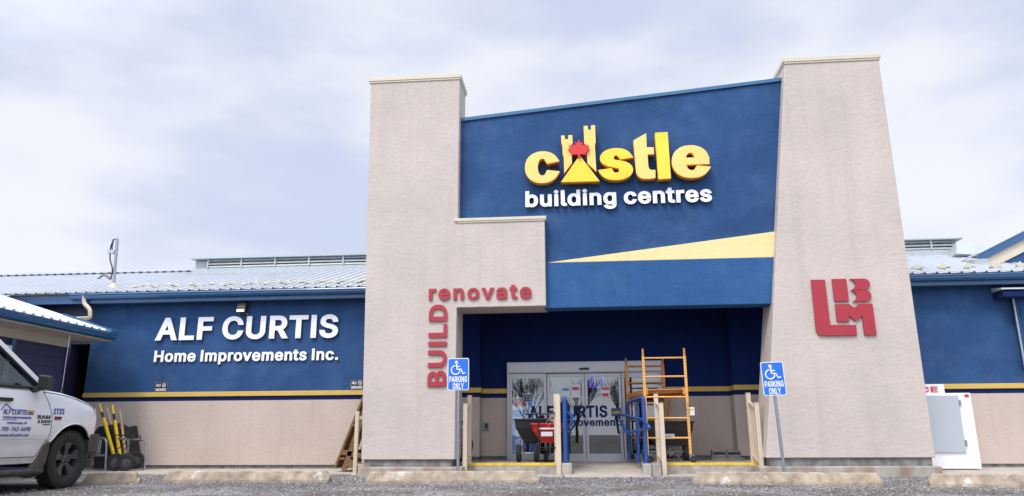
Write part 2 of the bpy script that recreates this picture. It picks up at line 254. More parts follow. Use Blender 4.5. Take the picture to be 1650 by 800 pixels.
# ------------------------------------------------------------------ lettering (letter outlines stored as points)
GB = {
'.':'225|18,38 23,15 41,-10 65,-25 97,-30 125,-25 148,-11 153,-6 167,13 172,36 172,46 167,69 150,92 126,107 92,112 65,107 42,93 23,68',
'0':'490|229,541 164,532 111,505 69,461 39,402 22,335 17,265 22,173 39,105 68,48 110,4 127,-5 166,-24 223,-32 290,-23 342,3 385,48 412,103 414,104 431,173 436,242 431,335 414,403 385,460 342,505 335,509 289,532|223,434 250,430 269,417 286,394 301,357 310,312 313,259 310,197 301,152 288,119 268,91 250,79 230,75 203,79 184,92 167,115 152,153 143,198 140,251 143,311 152,356 165,389 184,417 203,430',
'1':'490|422,-25 422,80 307,80 307,534 188,534 55,440 58,314 181,397 181,80 45,80 45,-25',
'2':'490|33,-25 420,-25 420,82 214,82 302,175 302,177 332,208 361,243 384,276 400,308 409,338 412,378 407,415 389,457 358,494 325,515 323,518 274,536 224,541 172,535 131,520 99,499 88,491 79,478 60,457 40,411 31,337 155,337 160,384 166,402 174,414 186,425 202,432 216,434 245,432 261,426 267,420 272,418 281,406 287,391 289,366 288,355 282,335 273,318 258,297 233,270 233,268 221,257 221,255 207,242 207,240 33,58',
'3':'490|39,534 39,427 229,427 178,367 149,336 149,334 127,311 126,222 211,222 234,220 259,212 277,200 289,184 296,165 298,142 296,125 290,109 276,92 261,83 243,77 212,75 194,77 177,82 163,90 151,102 143,119 134,157 6,157 22,82 44,43 79,9 127,-16 169,-28 222,-32 273,-27 325,-9 363,15 372,24 372,26 397,52 412,83 418,97 424,139 418,193 398,236 363,274 322,299 269,314 403,450 403,534',
'4':'490|374,-25 374,80 444,80 444,187 374,187 374,342 251,342 251,187 157,187 337,489 365,533 229,534 9,167 9,80 251,80 251,-25',
'5':'490|397,534 68,534 33,230 137,220 159,236 184,247 214,252 241,249 260,240 265,234 274,228 286,210 294,188 297,163 292,130 287,116 275,98 255,83 244,78 225,75 201,77 186,83 169,96 169,98 163,103 156,117 147,155 23,155 36,86 57,45 87,13 126,-12 170,-27 217,-32 276,-26 326,-6 355,17 360,19 367,25 397,64 416,110 422,169 419,203 409,238 388,278 368,303 343,324 313,341 298,347 271,355 232,359 195,356 171,350 178,427 397,427',
'9':'490|76,-23 217,-25 344,158 350,170 378,212 402,260 416,306 420,342 414,400 395,448 391,451 366,486 322,518 279,535 228,541 174,535 127,517 120,512 98,494 89,489 57,449 38,403 32,353 38,300 55,257 84,219 121,192 166,175 212,170|247,271 219,269 206,271 191,278 176,291 166,306 159,326 156,352 159,377 165,394 181,417 183,417 190,425 208,433 222,435 245,433 264,424 274,413 276,413 282,404 287,396 294,376 296,343 294,326 287,306 273,287 262,278',
'A':'517|507,-25 298,534 180,534 -28,-25 107,-25 157,117 322,117 373,-25|238,351 283,224 195,224 220,293',
'B':'493|29,534 29,-25 254,-25 303,-21 356,-6 397,19 429,57 444,93 449,131 445,178 430,216 407,246 391,257 383,265 378,267 380,271 398,285 403,294 412,304 426,338 429,380 425,413 406,458 380,489 344,513 297,529 245,534|156,206 249,206 274,203 293,195 296,191 302,188 314,174 322,156 324,135 319,113 308,98 288,87 247,82 156,82|156,310 156,427 247,426 273,422 292,409 301,394 305,370 303,354 299,344 287,327 274,318 256,312 237,310',
'C':'547|349,-20 390,-3 417,16 421,17 452,46 475,77 491,110 513,185 385,185 373,147 363,127 340,101 326,92 305,83 274,78 236,82 224,86 201,97 176,121 174,121 153,155 139,199 135,243 135,265 139,309 152,351 173,386 200,411 231,426 271,431 308,425 326,417 341,407 363,382 373,362 385,323 513,323 513,325 493,394 474,433 451,464 422,491 413,497 398,505 388,513 354,527 309,538 266,541 196,532 133,505 97,474 90,470 80,461 41,404 17,336 16,328 9,250 17,173 41,104 47,95 50,93 81,46 128,9 132,4 195,-23 263,-32 311,-29',
'D':'539|29,-25 225,-25 299,-17 366,8 382,20 385,24 422,51 461,106 486,181 493,258 485,335 462,402 426,454 421,460 369,500 302,526 229,534 29,534|156,82 156,427 221,427 270,421 305,406 311,399 328,386 349,354 354,341 364,307 368,250 364,203 351,159 331,127 306,105 265,87 218,82',
'F':'447|29,-25 156,-25 156,196 377,196 377,303 156,303 156,427 400,427 400,534 29,534',
'H':'554|29,-25 156,-25 156,207 361,207 361,-25 488,-25 488,534 361,534 361,314 156,314 156,534 29,534',
'I':'227|32,-25 158,-25 158,534 32,534',
'L':'430|29,534 29,-25 392,-25 392,82 156,82 156,534',
'M':'665|599,534 455,534 315,173 173,534 29,534 29,-25 153,-25 153,252 265,-25 364,-24 472,251 473,-25 599,-25',
'R':'486|29,534 29,-25 156,-25 156,173 225,172 334,-25 480,-25 353,197 354,200 389,222 416,256 434,299 436,308 441,353 435,402 418,446 389,483 346,512 294,529 240,534|156,427 237,427 260,425 282,418 296,408 306,394 312,376 314,358 312,329 307,314 299,301 284,289 261,282 238,280 156,280',
'S':'484|282,536 228,541 182,537 173,536 124,521 83,497 49,463 27,419 21,379 21,367 31,316 65,270 115,237 174,215 239,198 281,183 298,173 308,163 313,152 314,135 312,122 305,107 294,97 293,94 274,83 254,77 221,74 187,79 177,82 160,91 147,104 139,119 129,162 1,162 16,87 38,45 68,16 71,11 76,8 114,-14 164,-29 218,-34 274,-30 288,-28 336,-13 379,13 390,24 390,26 413,49 433,91 439,131 436,175 422,210 401,238 384,251 378,258 352,274 324,287 276,303 220,317 183,330 165,340 154,350 149,359 147,369 148,391 154,404 165,416 179,425 198,431 231,433 260,429 284,417 300,398 314,353 438,353 424,424 404,462 370,497 364,499 329,521',
'T':'486|288,-25 288,427 448,427 448,534 1,534 1,427 162,427 162,-25',
'U':'554|29,534 29,168 36,116 58,66 93,24 110,14 137,-6 180,-22 202,-28 267,-33 323,-27 379,-7 381,-4 424,24 461,69 481,115 486,150 488,166 488,534 362,534 362,179 359,152 349,124 333,103 318,91 302,84 291,80 266,77 226,80 201,90 193,98 182,105 169,123 158,152 155,178 155,534',
'a':'426|368,-25 368,254 365,285 364,295 351,331 330,360 303,382 274,396 247,404 211,409 156,407 124,400 89,386 60,367 31,337 -2,280 -3,275 116,244 134,276 150,293 162,300 175,304 198,306 215,304 226,300 235,292 243,274 245,254 141,240 88,227 61,215 32,193 16,174 4,147 -1,110 4,67 23,28 35,17 47,2 83,-19 118,-30 159,-34 197,-31 229,-22 244,-13 246,-13 246,-25|278,161 247,146 244,140 243,123 237,106 228,93 210,79 195,73 158,71 136,78 126,89 123,102 124,116 127,123 134,130 144,135 170,142 244,152',
'b':'462|22,534 22,-25 143,-25 144,-9 158,-19 190,-30 237,-33 282,-27 330,-6 371,30 399,75 416,127 421,180 417,241 416,250 397,306 369,349 346,367 333,380 283,403 230,410 194,407 158,396 145,388 145,534|217,72 198,75 185,82 180,85 165,102 154,124 146,154 144,199 146,225 153,252 165,276 179,290 179,292 190,298 199,302 221,305 240,302 250,298 262,291 262,289 276,275 287,253 294,227 297,183 295,157 290,136 287,125 276,103 260,85 250,79 242,75',
'c':'433|150,403 99,381 90,372 83,368 58,347 28,303 8,242 3,182 9,126 28,73 58,29 101,-6 148,-26 200,-33 242,-31 270,-25 297,-15 324,0 352,24 352,26 366,40 382,66 404,120 284,147 266,102 250,84 238,77 221,72 202,72 182,75 165,85 148,104 137,126 131,149 127,189 130,222 137,249 148,272 165,291 182,301 207,305 231,302 249,293 261,281 268,270 283,232 394,257 402,259 403,261 381,312 364,339 355,347 346,359 316,381 295,392 271,401 238,408 198,409',
'd':'462|403,534 280,534 280,387 266,396 230,407 195,410 142,403 94,382 55,348 27,305 8,247 3,183 9,125 25,76 46,42 60,24 62,24 95,-6 143,-27 188,-33 235,-30 267,-19 281,-9 282,-25 403,-25|207,72 180,76 163,86 149,102 137,126 130,154 127,188 130,225 137,252 149,276 164,292 178,300 204,305 229,301 245,292 260,276 271,254 278,227 281,191 278,152 271,125 259,101 245,85 231,77',
'e':'441|148,403 98,381 68,356 56,345 26,299 9,249 3,192 8,132 15,108 28,72 31,70 57,30 101,-6 153,-27 204,-33 256,-30 295,-19 330,-1 360,24 381,51 408,108 288,135 270,99 253,81 243,76 228,72 211,71 194,73 187,74 167,83 150,98 138,117 130,144 402,144 402,203 399,243 387,290 367,329 351,346 346,354 326,371 303,386 277,398 241,407 204,410|132,243 136,257 148,278 164,293 182,302 208,305 228,302 244,294 258,280 262,273 269,260 274,239',
'g':'462|403,404 282,404 282,387 267,396 230,407 195,410 142,403 91,379 55,348 50,338 28,307 8,248 3,197 8,135 27,78 55,38 96,5 146,-15 187,-20 229,-18 264,-8 280,1 280,-9 275,-37 262,-56 240,-68 198,-72 181,-70 165,-65 151,-56 141,-46 111,-8 7,-60 38,-105 61,-129 88,-148 124,-164 162,-173 209,-176 257,-172 304,-159 343,-138 377,-104 397,-62 403,-18|205,305 226,302 237,297 246,292 260,277 271,256 279,227 281,182 279,158 274,139 261,111 247,98 247,96 229,87 203,84 181,87 165,95 148,112 137,132 131,154 127,194 130,227 134,242 137,253 149,276 164,292 173,297 181,301',
'i':'204|22,-25 145,-25 145,404 22,404|158,481 153,508 134,532 112,545 87,549 56,545 32,531 16,511 10,487 10,479 15,457 33,435 55,422 83,417 112,422 135,435 152,456',
'l':'226|22,534 22,76 28,38 52,1 90,-21 131,-27 157,-27 217,-17 194,84 157,77 146,78 145,534',
'm':'647|588,-25 588,259 584,299 567,343 543,373 511,395 477,407 444,411 400,408 367,398 338,382 320,365 307,381 269,404 225,411 186,408 158,399 144,390 143,404 22,404 22,-25 145,-25 145,245 147,261 154,279 163,291 178,301 193,305 218,302 230,294 240,279 243,262 243,-25 366,-25 367,258 372,277 379,289 391,299 400,303 412,305 438,302 450,295 460,281 462,273 465,253 465,-25',
'n':'447|388,-25 388,248 384,290 368,334 359,344 346,364 312,390 266,406 226,410 182,404 144,387 142,404 22,404 22,-25 145,-25 145,234 147,252 154,272 165,287 181,298 191,302 206,304 235,299 250,287 261,266 265,237 265,-25',
'o':'452|148,-26 200,-33 215,-33 267,-26 316,-5 354,26 365,40 388,74 406,126 412,181 407,244 388,302 359,345 319,379 265,403 208,410 157,404 150,403 99,381 58,347 43,323 40,321 27,301 9,249 3,193 8,133 28,73 58,29 65,23 101,-6|207,305 235,300 252,290 259,280 266,274 279,247 286,220 288,195 286,155 278,125 267,103 260,97 253,87 247,83 233,75 213,72 182,75 165,85 151,100 137,126 130,153 127,186 130,222 137,249 148,272 165,291 180,300',
'p':'462|22,-168 145,-168 145,-11 154,-15 158,-19 190,-30 237,-33 282,-27 330,-6 335,-2 371,30 397,71 416,127 417,136 421,198 416,250 399,302 379,334 369,349 330,382 283,403 230,410 188,406 158,396 145,387 143,387 143,404 22,404|217,72 198,75 185,82 180,85 165,102 154,124 146,154 144,199 146,225 153,252 165,276 179,290 179,292 190,298 199,302 221,305 240,302 250,298 262,291 262,289 276,275 287,253 294,227 297,183 295,157 290,136 287,125 276,103 260,85 250,79 242,75',
'r':'296|22,-25 145,-25 145,242 147,257 153,272 162,284 174,293 190,299 214,301 274,293 274,408 209,410 172,405 145,392 143,392 143,404 22,404',
's':'402|66,-3 100,-20 138,-30 172,-33 226,-30 272,-17 296,-4 310,4 340,35 357,68 363,107 355,151 331,187 288,217 241,233 186,245 157,254 144,263 140,276 142,287 150,297 167,305 193,307 211,304 225,294 233,283 250,249 366,272 342,328 323,356 296,380 266,396 231,406 199,409 143,406 103,394 67,374 39,346 21,313 15,273 23,229 49,190 92,162 142,145 189,135 223,125 233,117 236,110 235,95 225,82 205,73 174,71 158,73 142,81 137,86 137,88 131,93 113,135 -4,113 18,50 23,45 37,22',
't':'265|249,-17 226,82 179,75 162,76 159,80 157,94 157,302 235,302 235,404 157,404 157,496 34,496 34,404 -25,404 -25,302 34,302 34,87 42,42 70,2 114,-22 162,-29 185,-29 209,-26',
'u':'447|22,404 22,128 25,97 26,89 40,49 65,14 100,-12 138,-26 175,-30 219,-26 232,-24 265,-8 267,-8 267,-25 388,-25 388,404 265,404 265,149 263,129 256,108 242,90 233,83 221,78 202,75 174,81 160,92 149,113 145,140 145,404',
'v':'426|-27,404 141,-25 248,-25 416,404 282,403 195,163 107,403'}
GM = {
',':'207|19,-136 97,-135 158,87 54,87',
'-':'472|98,172 353,172 353,260 98,260',
'.':'207|140,85 119,99 98,103 72,99 52,86 38,66 33,43 38,16 51,-3 73,-17 94,-21 118,-17 138,-4 153,17 157,37 153,65',
'0':'472|228,532 171,524 162,520 121,498 83,458 53,398 37,334 32,265 37,174 54,106 81,52 121,10 169,-15 223,-23 284,-15 298,-8 332,10 372,52 400,108 416,174 421,242 416,334 399,402 372,456 333,498 318,506 282,524|222,443 260,436 279,424 300,397 316,357 325,312 328,259 325,196 315,148 299,110 276,83 254,70 231,66 195,72 174,85 154,111 138,148 128,198 125,251 129,317 138,360 154,398 179,427 197,438',
'1':'472|407,-16 407,71 292,71 292,525 193,525 70,435 70,401 73,330 196,419 196,71 60,71 60,-16',
'2':'472|48,-16 405,-16 405,73 187,73 279,168 334,230 370,279 387,314 395,344 397,366 391,418 375,454 355,479 314,511 272,527 226,532 179,527 131,508 99,485 72,451 55,410 48,346 141,346 146,388 154,408 164,422 183,435 215,443 248,441 266,435 280,426 293,412 302,393 304,365 296,332 271,293 48,55',
'3':'472|54,525 54,436 255,436 141,306 141,231 236,229 270,218 288,206 302,189 311,165 313,141 307,113 301,101 287,86 268,75 246,68 211,66 177,72 151,85 138,98 130,112 122,148 24,148 36,86 57,47 87,17 123,-4 137,-9 170,-19 222,-23 270,-18 314,-3 352,21 385,58 404,103 409,140 404,187 385,231 355,266 315,291 252,306 388,453 388,525',
'4':'472|338,525 236,523 24,164 24,89 266,89 266,-16 359,-16 359,89 429,89 429,178 359,178 359,333 266,333 266,178 135,180',
'5':'472|382,525 81,524 50,238 133,229 153,245 185,257 214,261 244,258 266,249 289,229 299,215 309,190 312,164 308,132 300,111 287,93 264,76 247,69 226,66 199,68 181,74 163,85 150,99 142,114 135,146 41,146 51,87 69,51 98,19 133,-4 173,-18 217,-23 273,-17 317,1 345,22 355,30 384,69 402,117 407,159 404,202 390,246 379,268 357,297 330,320 310,331 263,347 231,350 203,348 174,341 153,332 165,436 382,436',
'6':'472|350,524 244,525 123,349 89,295 63,241 52,205 47,161 53,111 70,66 102,25 133,1 176,-17 223,-23 272,-18 320,1 351,25 364,40 382,64 399,106 405,153 400,206 384,248 360,281 324,309 286,324 241,330 217,329|203,67 182,76 166,89 151,111 144,130 141,155 144,186 159,217 182,238 204,247 221,249 252,246 277,233 300,207 309,183 311,164 309,132 296,102 288,91 270,76 249,67 233,65',
'7':'472|71,-16 176,-15 407,445 407,525 46,525 46,436 299,436',
'9':'472|102,-15 211,-14 361,210 392,276 401,306 405,351 400,395 383,441 355,480 319,508 276,526 227,532 183,527 133,508 99,482 84,463 70,444 53,402 47,353 52,305 69,260 94,226 130,199 169,184 209,179 235,180|250,262 218,260 203,262 182,271 168,282 156,297 144,325 141,353 144,378 152,400 169,422 183,433 201,441 231,444 251,441 270,433 293,411 301,399 309,377 311,343 309,325 301,303 284,281 271,271',
'A':'499|190,525 -6,-16 97,-16 146,126 333,126 384,-16 486,-16 288,524|238,400 301,215 177,215 220,339',
'C':'529|346,-11 395,13 413,25 440,51 461,80 479,118 493,176 396,176 386,141 364,107 348,93 311,75 288,70 256,70 227,74 192,90 162,116 140,150 124,199 120,243 121,277 124,310 138,354 162,393 192,419 229,435 266,440 311,434 348,416 377,385 386,368 396,332 494,332 479,390 462,427 442,455 411,485 376,507 345,520 308,529 266,532 199,523 142,498 100,463 92,456 55,401 31,329 24,251 32,174 55,107 91,54 141,11 201,-15 264,-23 309,-20',
'E':'438|391,-16 391,73 141,73 141,213 371,213 371,302 141,302 141,436 388,436 388,525 44,525 44,-16',
'F':'429|44,-16 141,-16 141,205 362,205 362,294 141,294 141,436 385,436 385,525 44,525',
'G':'540|197,523 139,497 92,457 54,400 31,330 24,251 32,174 54,109 91,53 141,11 196,-13 209,-16 265,-23 331,-16 386,5 427,35 465,82 487,136 494,195 494,272 267,272 267,183 397,183 395,164 383,132 371,115 360,102 337,85 306,73 273,69 228,74 192,90 163,115 139,152 125,195 120,243 121,277 124,310 139,357 162,393 190,418 227,435 269,440 309,434 329,426 346,415 374,385 397,333 495,335 480,390 462,427 440,457 414,482 384,502 349,518 305,529 264,532',
'H':'536|44,-16 141,-16 141,216 376,216 376,-16 473,-16 473,525 376,525 376,305 141,305 141,525 44,525',
'I':'209|47,-16 143,-16 143,525 47,525',
'K':'486|477,-15 263,287 477,521 356,525 140,288 141,525 44,525 44,-16 141,-16 141,165 195,220 363,-16',
'L':'412|44,525 44,-16 377,-16 377,73 141,73 141,525',
'M':'647|584,525 465,525 341,204 315,127 295,187 163,525 44,525 44,-16 138,-16 137,334 275,-16 353,-16 488,330 488,-16 584,-16',
'N':'543|479,-16 479,525 383,525 383,148 146,524 44,525 44,-16 141,-16 139,364 192,275 376,-14',
'O':'552|268,532 203,524 192,520 142,498 92,456 55,401 37,349 31,328 24,257 32,174 54,110 91,54 143,10 201,-15 264,-23 338,-13 393,11 442,53 477,105 483,120 502,176 509,248 502,332 479,400 443,454 392,498 335,523|268,440 306,435 340,420 371,394 394,358 408,316 414,247 409,196 397,159 371,115 342,90 316,78 306,74 264,69 227,74 193,89 162,116 139,152 125,195 120,265 126,317 139,356 163,394 192,419 223,433',
'P':'464|44,-16 141,-16 141,170 244,170 293,175 341,193 378,221 404,257 420,300 425,345 420,395 404,438 378,474 342,501 294,519 238,525 44,525|141,258 141,436 237,436 266,433 289,425 309,409 320,392 326,374 328,339 326,321 319,301 307,283 290,270 265,261 233,258',
'R':'468|44,525 44,-16 141,-16 141,182 237,182 343,-16 454,-16 337,199 337,202 378,228 405,263 421,307 425,343 421,397 405,441 391,460 375,479 341,503 292,520 239,525|141,436 261,434 289,426 306,415 320,397 327,377 329,358 327,328 320,308 311,296 291,281 263,273 141,271',
'S':'466|279,527 228,532 183,528 131,513 94,491 73,470 61,457 42,418 36,368 45,320 76,276 122,245 184,222 242,207 288,191 319,170 327,156 329,134 326,118 318,103 301,86 280,75 260,69 227,65 196,67 173,73 151,84 136,97 125,116 117,153 19,153 30,91 50,51 84,16 121,-6 167,-20 218,-25 273,-21 329,-5 371,21 400,54 419,95 424,132 421,175 408,207 382,239 353,261 320,278 176,322 145,342 134,358 131,375 133,390 147,415 175,434 214,442 263,438 292,425 313,403 325,362 420,362 410,421 391,458 360,490 349,497 322,513',
'T':'468|273,-16 273,436 433,436 433,525 16,525 16,436 177,436 177,-16',
'U':'536|44,525 44,169 50,120 70,72 102,32 117,21 148,0 197,-18 251,-24 314,-19 373,2 413,30 442,65 467,119 473,167 473,525 377,525 377,178 373,146 363,121 352,106 324,82 294,71 267,68 223,71 194,82 171,99 155,120 144,146 140,177 140,525',
'V':'499|-6,525 192,-16 289,-16 486,525 383,525 276,218 242,110 96,525',
'Y':'491|187,-16 284,-16 284,205 483,524 372,525 266,353 237,299 100,525 -11,524 187,205',
'a':'408|353,-16 351,275 349,294 337,328 318,355 295,374 270,387 244,395 210,400 167,399 128,391 96,378 68,359 43,331 18,281 108,255 127,288 146,303 172,313 193,315 218,313 236,306 253,289 258,275 259,252 256,248 243,244 174,236 115,225 79,212 49,193 29,170 18,143 14,110 19,68 34,35 63,5 87,-10 121,-21 159,-25 194,-22 222,-14 245,-2 259,10 260,-16|274,170 261,162 257,118 250,101 236,84 221,73 198,64 170,61 135,67 115,81 109,94 109,115 114,127 125,137 157,149 231,159',
'b':'444|37,525 37,-16 128,-16 128,18 143,3 165,-11 193,-21 221,-24 279,-18 322,2 360,37 385,78 401,128 406,180 402,241 384,301 359,341 325,372 275,395 237,400 191,397 163,387 143,374 130,361 130,525|216,63 195,66 172,77 153,96 140,120 132,149 129,199 131,226 138,252 153,282 170,299 192,310 221,314 248,310 270,299 289,279 302,254 309,228 312,183 309,151 302,125 288,97 270,78 249,67',
'c':'415|291,383 264,393 236,399 199,400 151,393 108,374 70,342 42,300 35,281 23,243 18,183 24,127 41,78 68,37 82,24 107,3 154,-18 201,-24 232,-23 267,-16 296,-4 334,23 355,47 369,71 383,109 384,114 294,136 283,105 262,79 236,66 201,63 176,67 154,79 136,98 123,123 115,152 113,173 115,223 123,253 136,278 155,298 178,310 206,314 229,312 250,305 269,291 277,281 292,243 383,266 367,309 353,332 324,362',
'e':'423|152,394 106,373 71,343 40,296 23,244 18,192 23,132 35,94 41,77 71,33 107,3 151,-16 221,-24 253,-21 289,-11 321,6 349,30 367,54 387,102 296,124 284,96 262,74 230,63 184,65 159,75 138,93 125,112 114,153 387,153 384,244 372,289 355,323 334,349 302,375 273,389 239,398 217,400|115,236 123,263 136,283 151,297 178,311 209,314 232,311 260,295 271,284 283,263 291,232',
'f':'273|65,-16 158,-16 158,311 244,311 244,395 158,395 160,438 166,449 172,453 193,458 215,456 238,448 262,532 225,543 197,546 156,543 125,532 104,519 86,500 70,470 65,440 65,395 -10,395 -10,311 65,311',
'g':'444|388,395 297,395 297,360 284,373 262,387 234,397 188,400 146,394 104,375 91,364 66,341 41,302 23,249 18,196 23,134 40,83 67,43 107,11 148,-6 188,-11 228,-9 260,1 281,14 295,27 295,-9 289,-41 272,-63 246,-76 197,-81 161,-74 136,-58 107,-20 28,-63 51,-101 72,-123 97,-141 128,-155 164,-164 209,-167 255,-163 297,-151 328,-134 364,-99 383,-58 388,-18|206,314 233,310 255,299 273,281 286,257 294,228 296,182 294,157 287,132 272,104 256,89 237,80 203,75 179,78 162,85 136,106 123,129 115,157 112,194 115,228 120,246 136,280 155,299 177,310',
'h':'429|37,525 37,-16 130,-16 132,254 140,275 154,293 169,304 188,311 206,313 240,308 261,294 275,270 280,237 280,-16 373,-16 373,248 369,289 355,329 334,359 305,382 264,397 220,400 184,395 143,376 130,363 130,525',
'i':'186|37,-16 130,-16 130,395 37,395|29,461 43,442 62,430 78,427 105,430 125,442 138,460 143,483 139,504 127,522 107,536 86,540 61,536 42,524 29,505 25,486',
'l':'208|37,525 37,77 42,42 62,8 94,-12 132,-18 156,-18 200,-10 182,73 144,68 134,71 131,79 130,525',
'm':'629|573,-16 573,259 569,299 555,337 533,366 507,385 474,398 443,402 419,401 402,399 372,389 344,372 318,345 297,374 260,396 224,402 193,400 163,390 141,377 129,364 128,395 37,395 37,-16 130,-16 132,263 140,282 152,297 169,308 192,314 225,310 241,300 254,283 258,262 258,-16 351,-16 353,266 360,284 370,297 384,307 411,314 442,311 461,301 475,283 480,254 480,-16',
'n':'429|373,-16 373,248 370,280 356,327 334,359 303,383 264,397 220,400 184,395 143,376 129,361 128,395 37,395 37,-16 130,-16 132,254 140,275 154,293 169,304 188,311 206,313 240,308 261,294 275,270 280,237 280,-16',
'o':'434|154,-18 201,-24 261,-18 307,2 346,35 374,77 391,127 397,182 393,235 391,249 374,299 346,341 310,372 261,394 215,400 159,395 108,374 70,342 41,298 24,248 18,183 24,127 41,78 68,37 82,24 107,3|206,314 237,310 260,298 279,278 293,251 301,220 303,195 301,155 292,122 280,99 260,78 239,67 214,63 176,67 154,79 136,98 121,130 115,152 112,186 116,227 123,253 136,278 155,298 170,306 178,310',
'p':'444|37,-159 130,-159 130,16 142,4 165,-11 193,-21 236,-24 279,-18 327,6 358,34 383,74 402,135 406,197 401,249 385,299 366,330 359,341 321,375 275,395 218,400 191,397 165,388 143,374 128,360 128,395 37,395|216,63 195,66 172,77 153,96 140,120 132,149 129,199 131,226 138,252 153,282 170,299 192,310 221,314 248,310 270,299 289,279 302,254 309,228 312,183 309,151 302,125 288,97 270,78 249,67',
'r':'278|37,-16 130,-16 132,258 139,275 151,290 165,300 183,307 215,310 259,303 259,399 210,401 175,396 143,381 129,367 128,395 37,395',
's':'384|229,397 199,400 155,398 110,386 77,367 52,342 35,307 31,268 37,234 62,195 99,170 145,154 230,133 242,125 250,114 252,103 248,89 235,75 213,65 190,62 156,64 134,73 118,89 104,125 15,106 30,57 49,27 75,4 106,-12 140,-21 172,-24 224,-21 268,-8 299,10 321,32 342,69 347,112 341,146 317,184 281,209 234,225 150,246 136,254 127,265 125,274 127,287 140,304 160,313 180,316 215,313 233,303 245,289 259,259 346,278 329,323 313,348 283,375 260,388',
't':'247|230,-11 232,-8 215,71 180,66 155,68 148,72 142,94 142,311 220,311 220,395 142,395 142,487 49,487 49,395 -10,395 -10,311 49,311 49,88 56,46 82,8 118,-13 163,-20 184,-20',
'u':'429|37,395 37,129 40,96 54,52 77,19 107,-4 148,-18 188,-21 228,-15 266,3 281,19 282,-16 373,-16 373,395 280,395 280,149 277,124 270,105 254,85 242,76 227,70 202,66 171,71 151,84 134,113 130,140 130,395',
'v':'408|-6,395 151,-16 238,-16 394,395 293,395 195,118 96,395',
'w':'586|1,395 126,-16 211,-16 283,242 356,-16 442,-16 566,395 467,394 398,140 329,395 239,394 171,140 100,394'}
GH = {
'c':'458|9,303 -12,248 -18,193 -12,127 10,72 23,57 38,35 44,28 92,-6 146,-26 199,-32 251,-29 276,-24 306,-14 338,2 344,8 360,18 385,43 431,117 430,120 271,146 254,118 244,92 237,82 227,74 218,71 204,71 189,74 176,86 166,102 157,125 150,158 148,187 150,217 156,247 166,274 176,290 189,302 211,306 225,303 233,298 244,284 252,262 270,233 431,260 401,310 383,336 354,363 335,376 307,390 277,400 240,407 197,408 144,402 86,379 76,370 44,348 13,306',
'e':'466|41,346 8,301 -9,256 -13,240 -18,181 -12,127 7,77 44,28 88,-4 95,-7 148,-26 203,-32 260,-29 300,-19 342,0 376,25 376,27 402,55 414,75 436,105 436,108 276,133 253,102 249,90 241,79 236,75 225,71 211,70 192,73 175,85 166,97 159,112 151,141 151,145 423,145 423,202 421,228 437,235 420,235 419,248 404,295 385,328 354,360 324,380 284,397 245,406 195,408 142,402 86,380 71,367|254,239 162,241 152,242 152,245 162,274 173,291 188,303 207,306 222,303 233,294 240,283 249,262',
's':'427|24,20 55,-3 95,-20 142,-30 192,-32 236,-28 281,-16 323,5 356,33 360,42 377,67 384,109 375,150 348,185 341,191 298,216 247,232 184,246 164,254 159,261 162,273 162,298 172,306 183,308 201,306 206,302 211,294 214,284 238,250 393,272 394,274 369,312 365,321 336,358 320,369 312,377 275,395 228,406 175,408 138,405 94,393 54,373 22,346 1,313 -6,272 3,229 31,194 35,190 82,163 136,146 199,132 213,126 217,120 214,82 203,73 187,70 164,72 154,80 147,98 126,134 -31,112 -2,52'}
def gl_loops(ch, wt):
    parts = wt[ch].split('|')
    return int(parts[0]) / 1000, [[Vector((int(a) / 1000, int(b) / 1000)) for a, b in (q.split(',') for q in l.split(' '))] for l in parts[1:]]
def fill(loops, depth, name):
    cu = bpy.data.curves.new(name, 'CURVE'); cu.dimensions = '2D'; cu.fill_mode = 'BOTH'; cu.extrude = depth / 2
    for l in loops:
        sp = cu.splines.new('POLY'); sp.points.add(len(l) - 1)
        for i, p in enumerate(l): sp.points[i].co = (p[0], p[1], 0, 1)
        sp.use_cyclic_u = True
    o = bpy.data.objects.new(name, cu); COL.objects.link(o); dg = bpy.context.evaluated_depsgraph_get()
    me = bpy.data.meshes.new_from_object(o.evaluated_get(dg)); bpy.data.objects.remove(o); bpy.data.curves.remove(cu)
    return me
def put_shape(loops, T, depth, name, m, parent, side=None):
    """loops in (u, v); T(u, v, w) -> world, w towards the viewer; side: material of the return edges"""
    me = fill(loops, depth, name); org = ORG.get(parent.name, Vector()) if parent else Vector()
    zs = [v.co.z for v in me.vertices]
    for v in me.vertices: v.co = T(v.co.x, v.co.y, v.co.z + depth / 2) - org
    me.materials.clear(); me.materials.append(m)
    if side:
        me.materials.append(side)
        for p in me.polygons:
            z = [zs[i] for i in p.vertices]
            p.material_index = 1 if max(z) - min(z) > depth * .5 else 0
    bm = bmesh.new(); bm.from_mesh(me); bmesh.ops.remove_doubles(bm, verts=bm.verts, dist=1e-5); bmesh.ops.recalc_face_normals(bm, faces=bm.faces); bm.to_mesh(me); bm.free()
    o = bpy.data.objects.new(name, me); COL.objects.link(o)
    if parent: o.parent = parent; ORG[o.name] = org
    return o
def lay(text, wt, track=0):
    x = 0; res = []
    for ch in text:
        if ch == ' ': x += .17 + track; continue
        adv, loops = gl_loops(ch, wt)
        res.append((ch, [[Vector((p.x + x, p.y)) for p in l] for l in loops])); x += adv + track
    x0 = min(p.x for _, ls in res for l in ls for p in l); x1 = max(p.x for _, ls in res for l in ls for p in l)
    return x0, x1, res
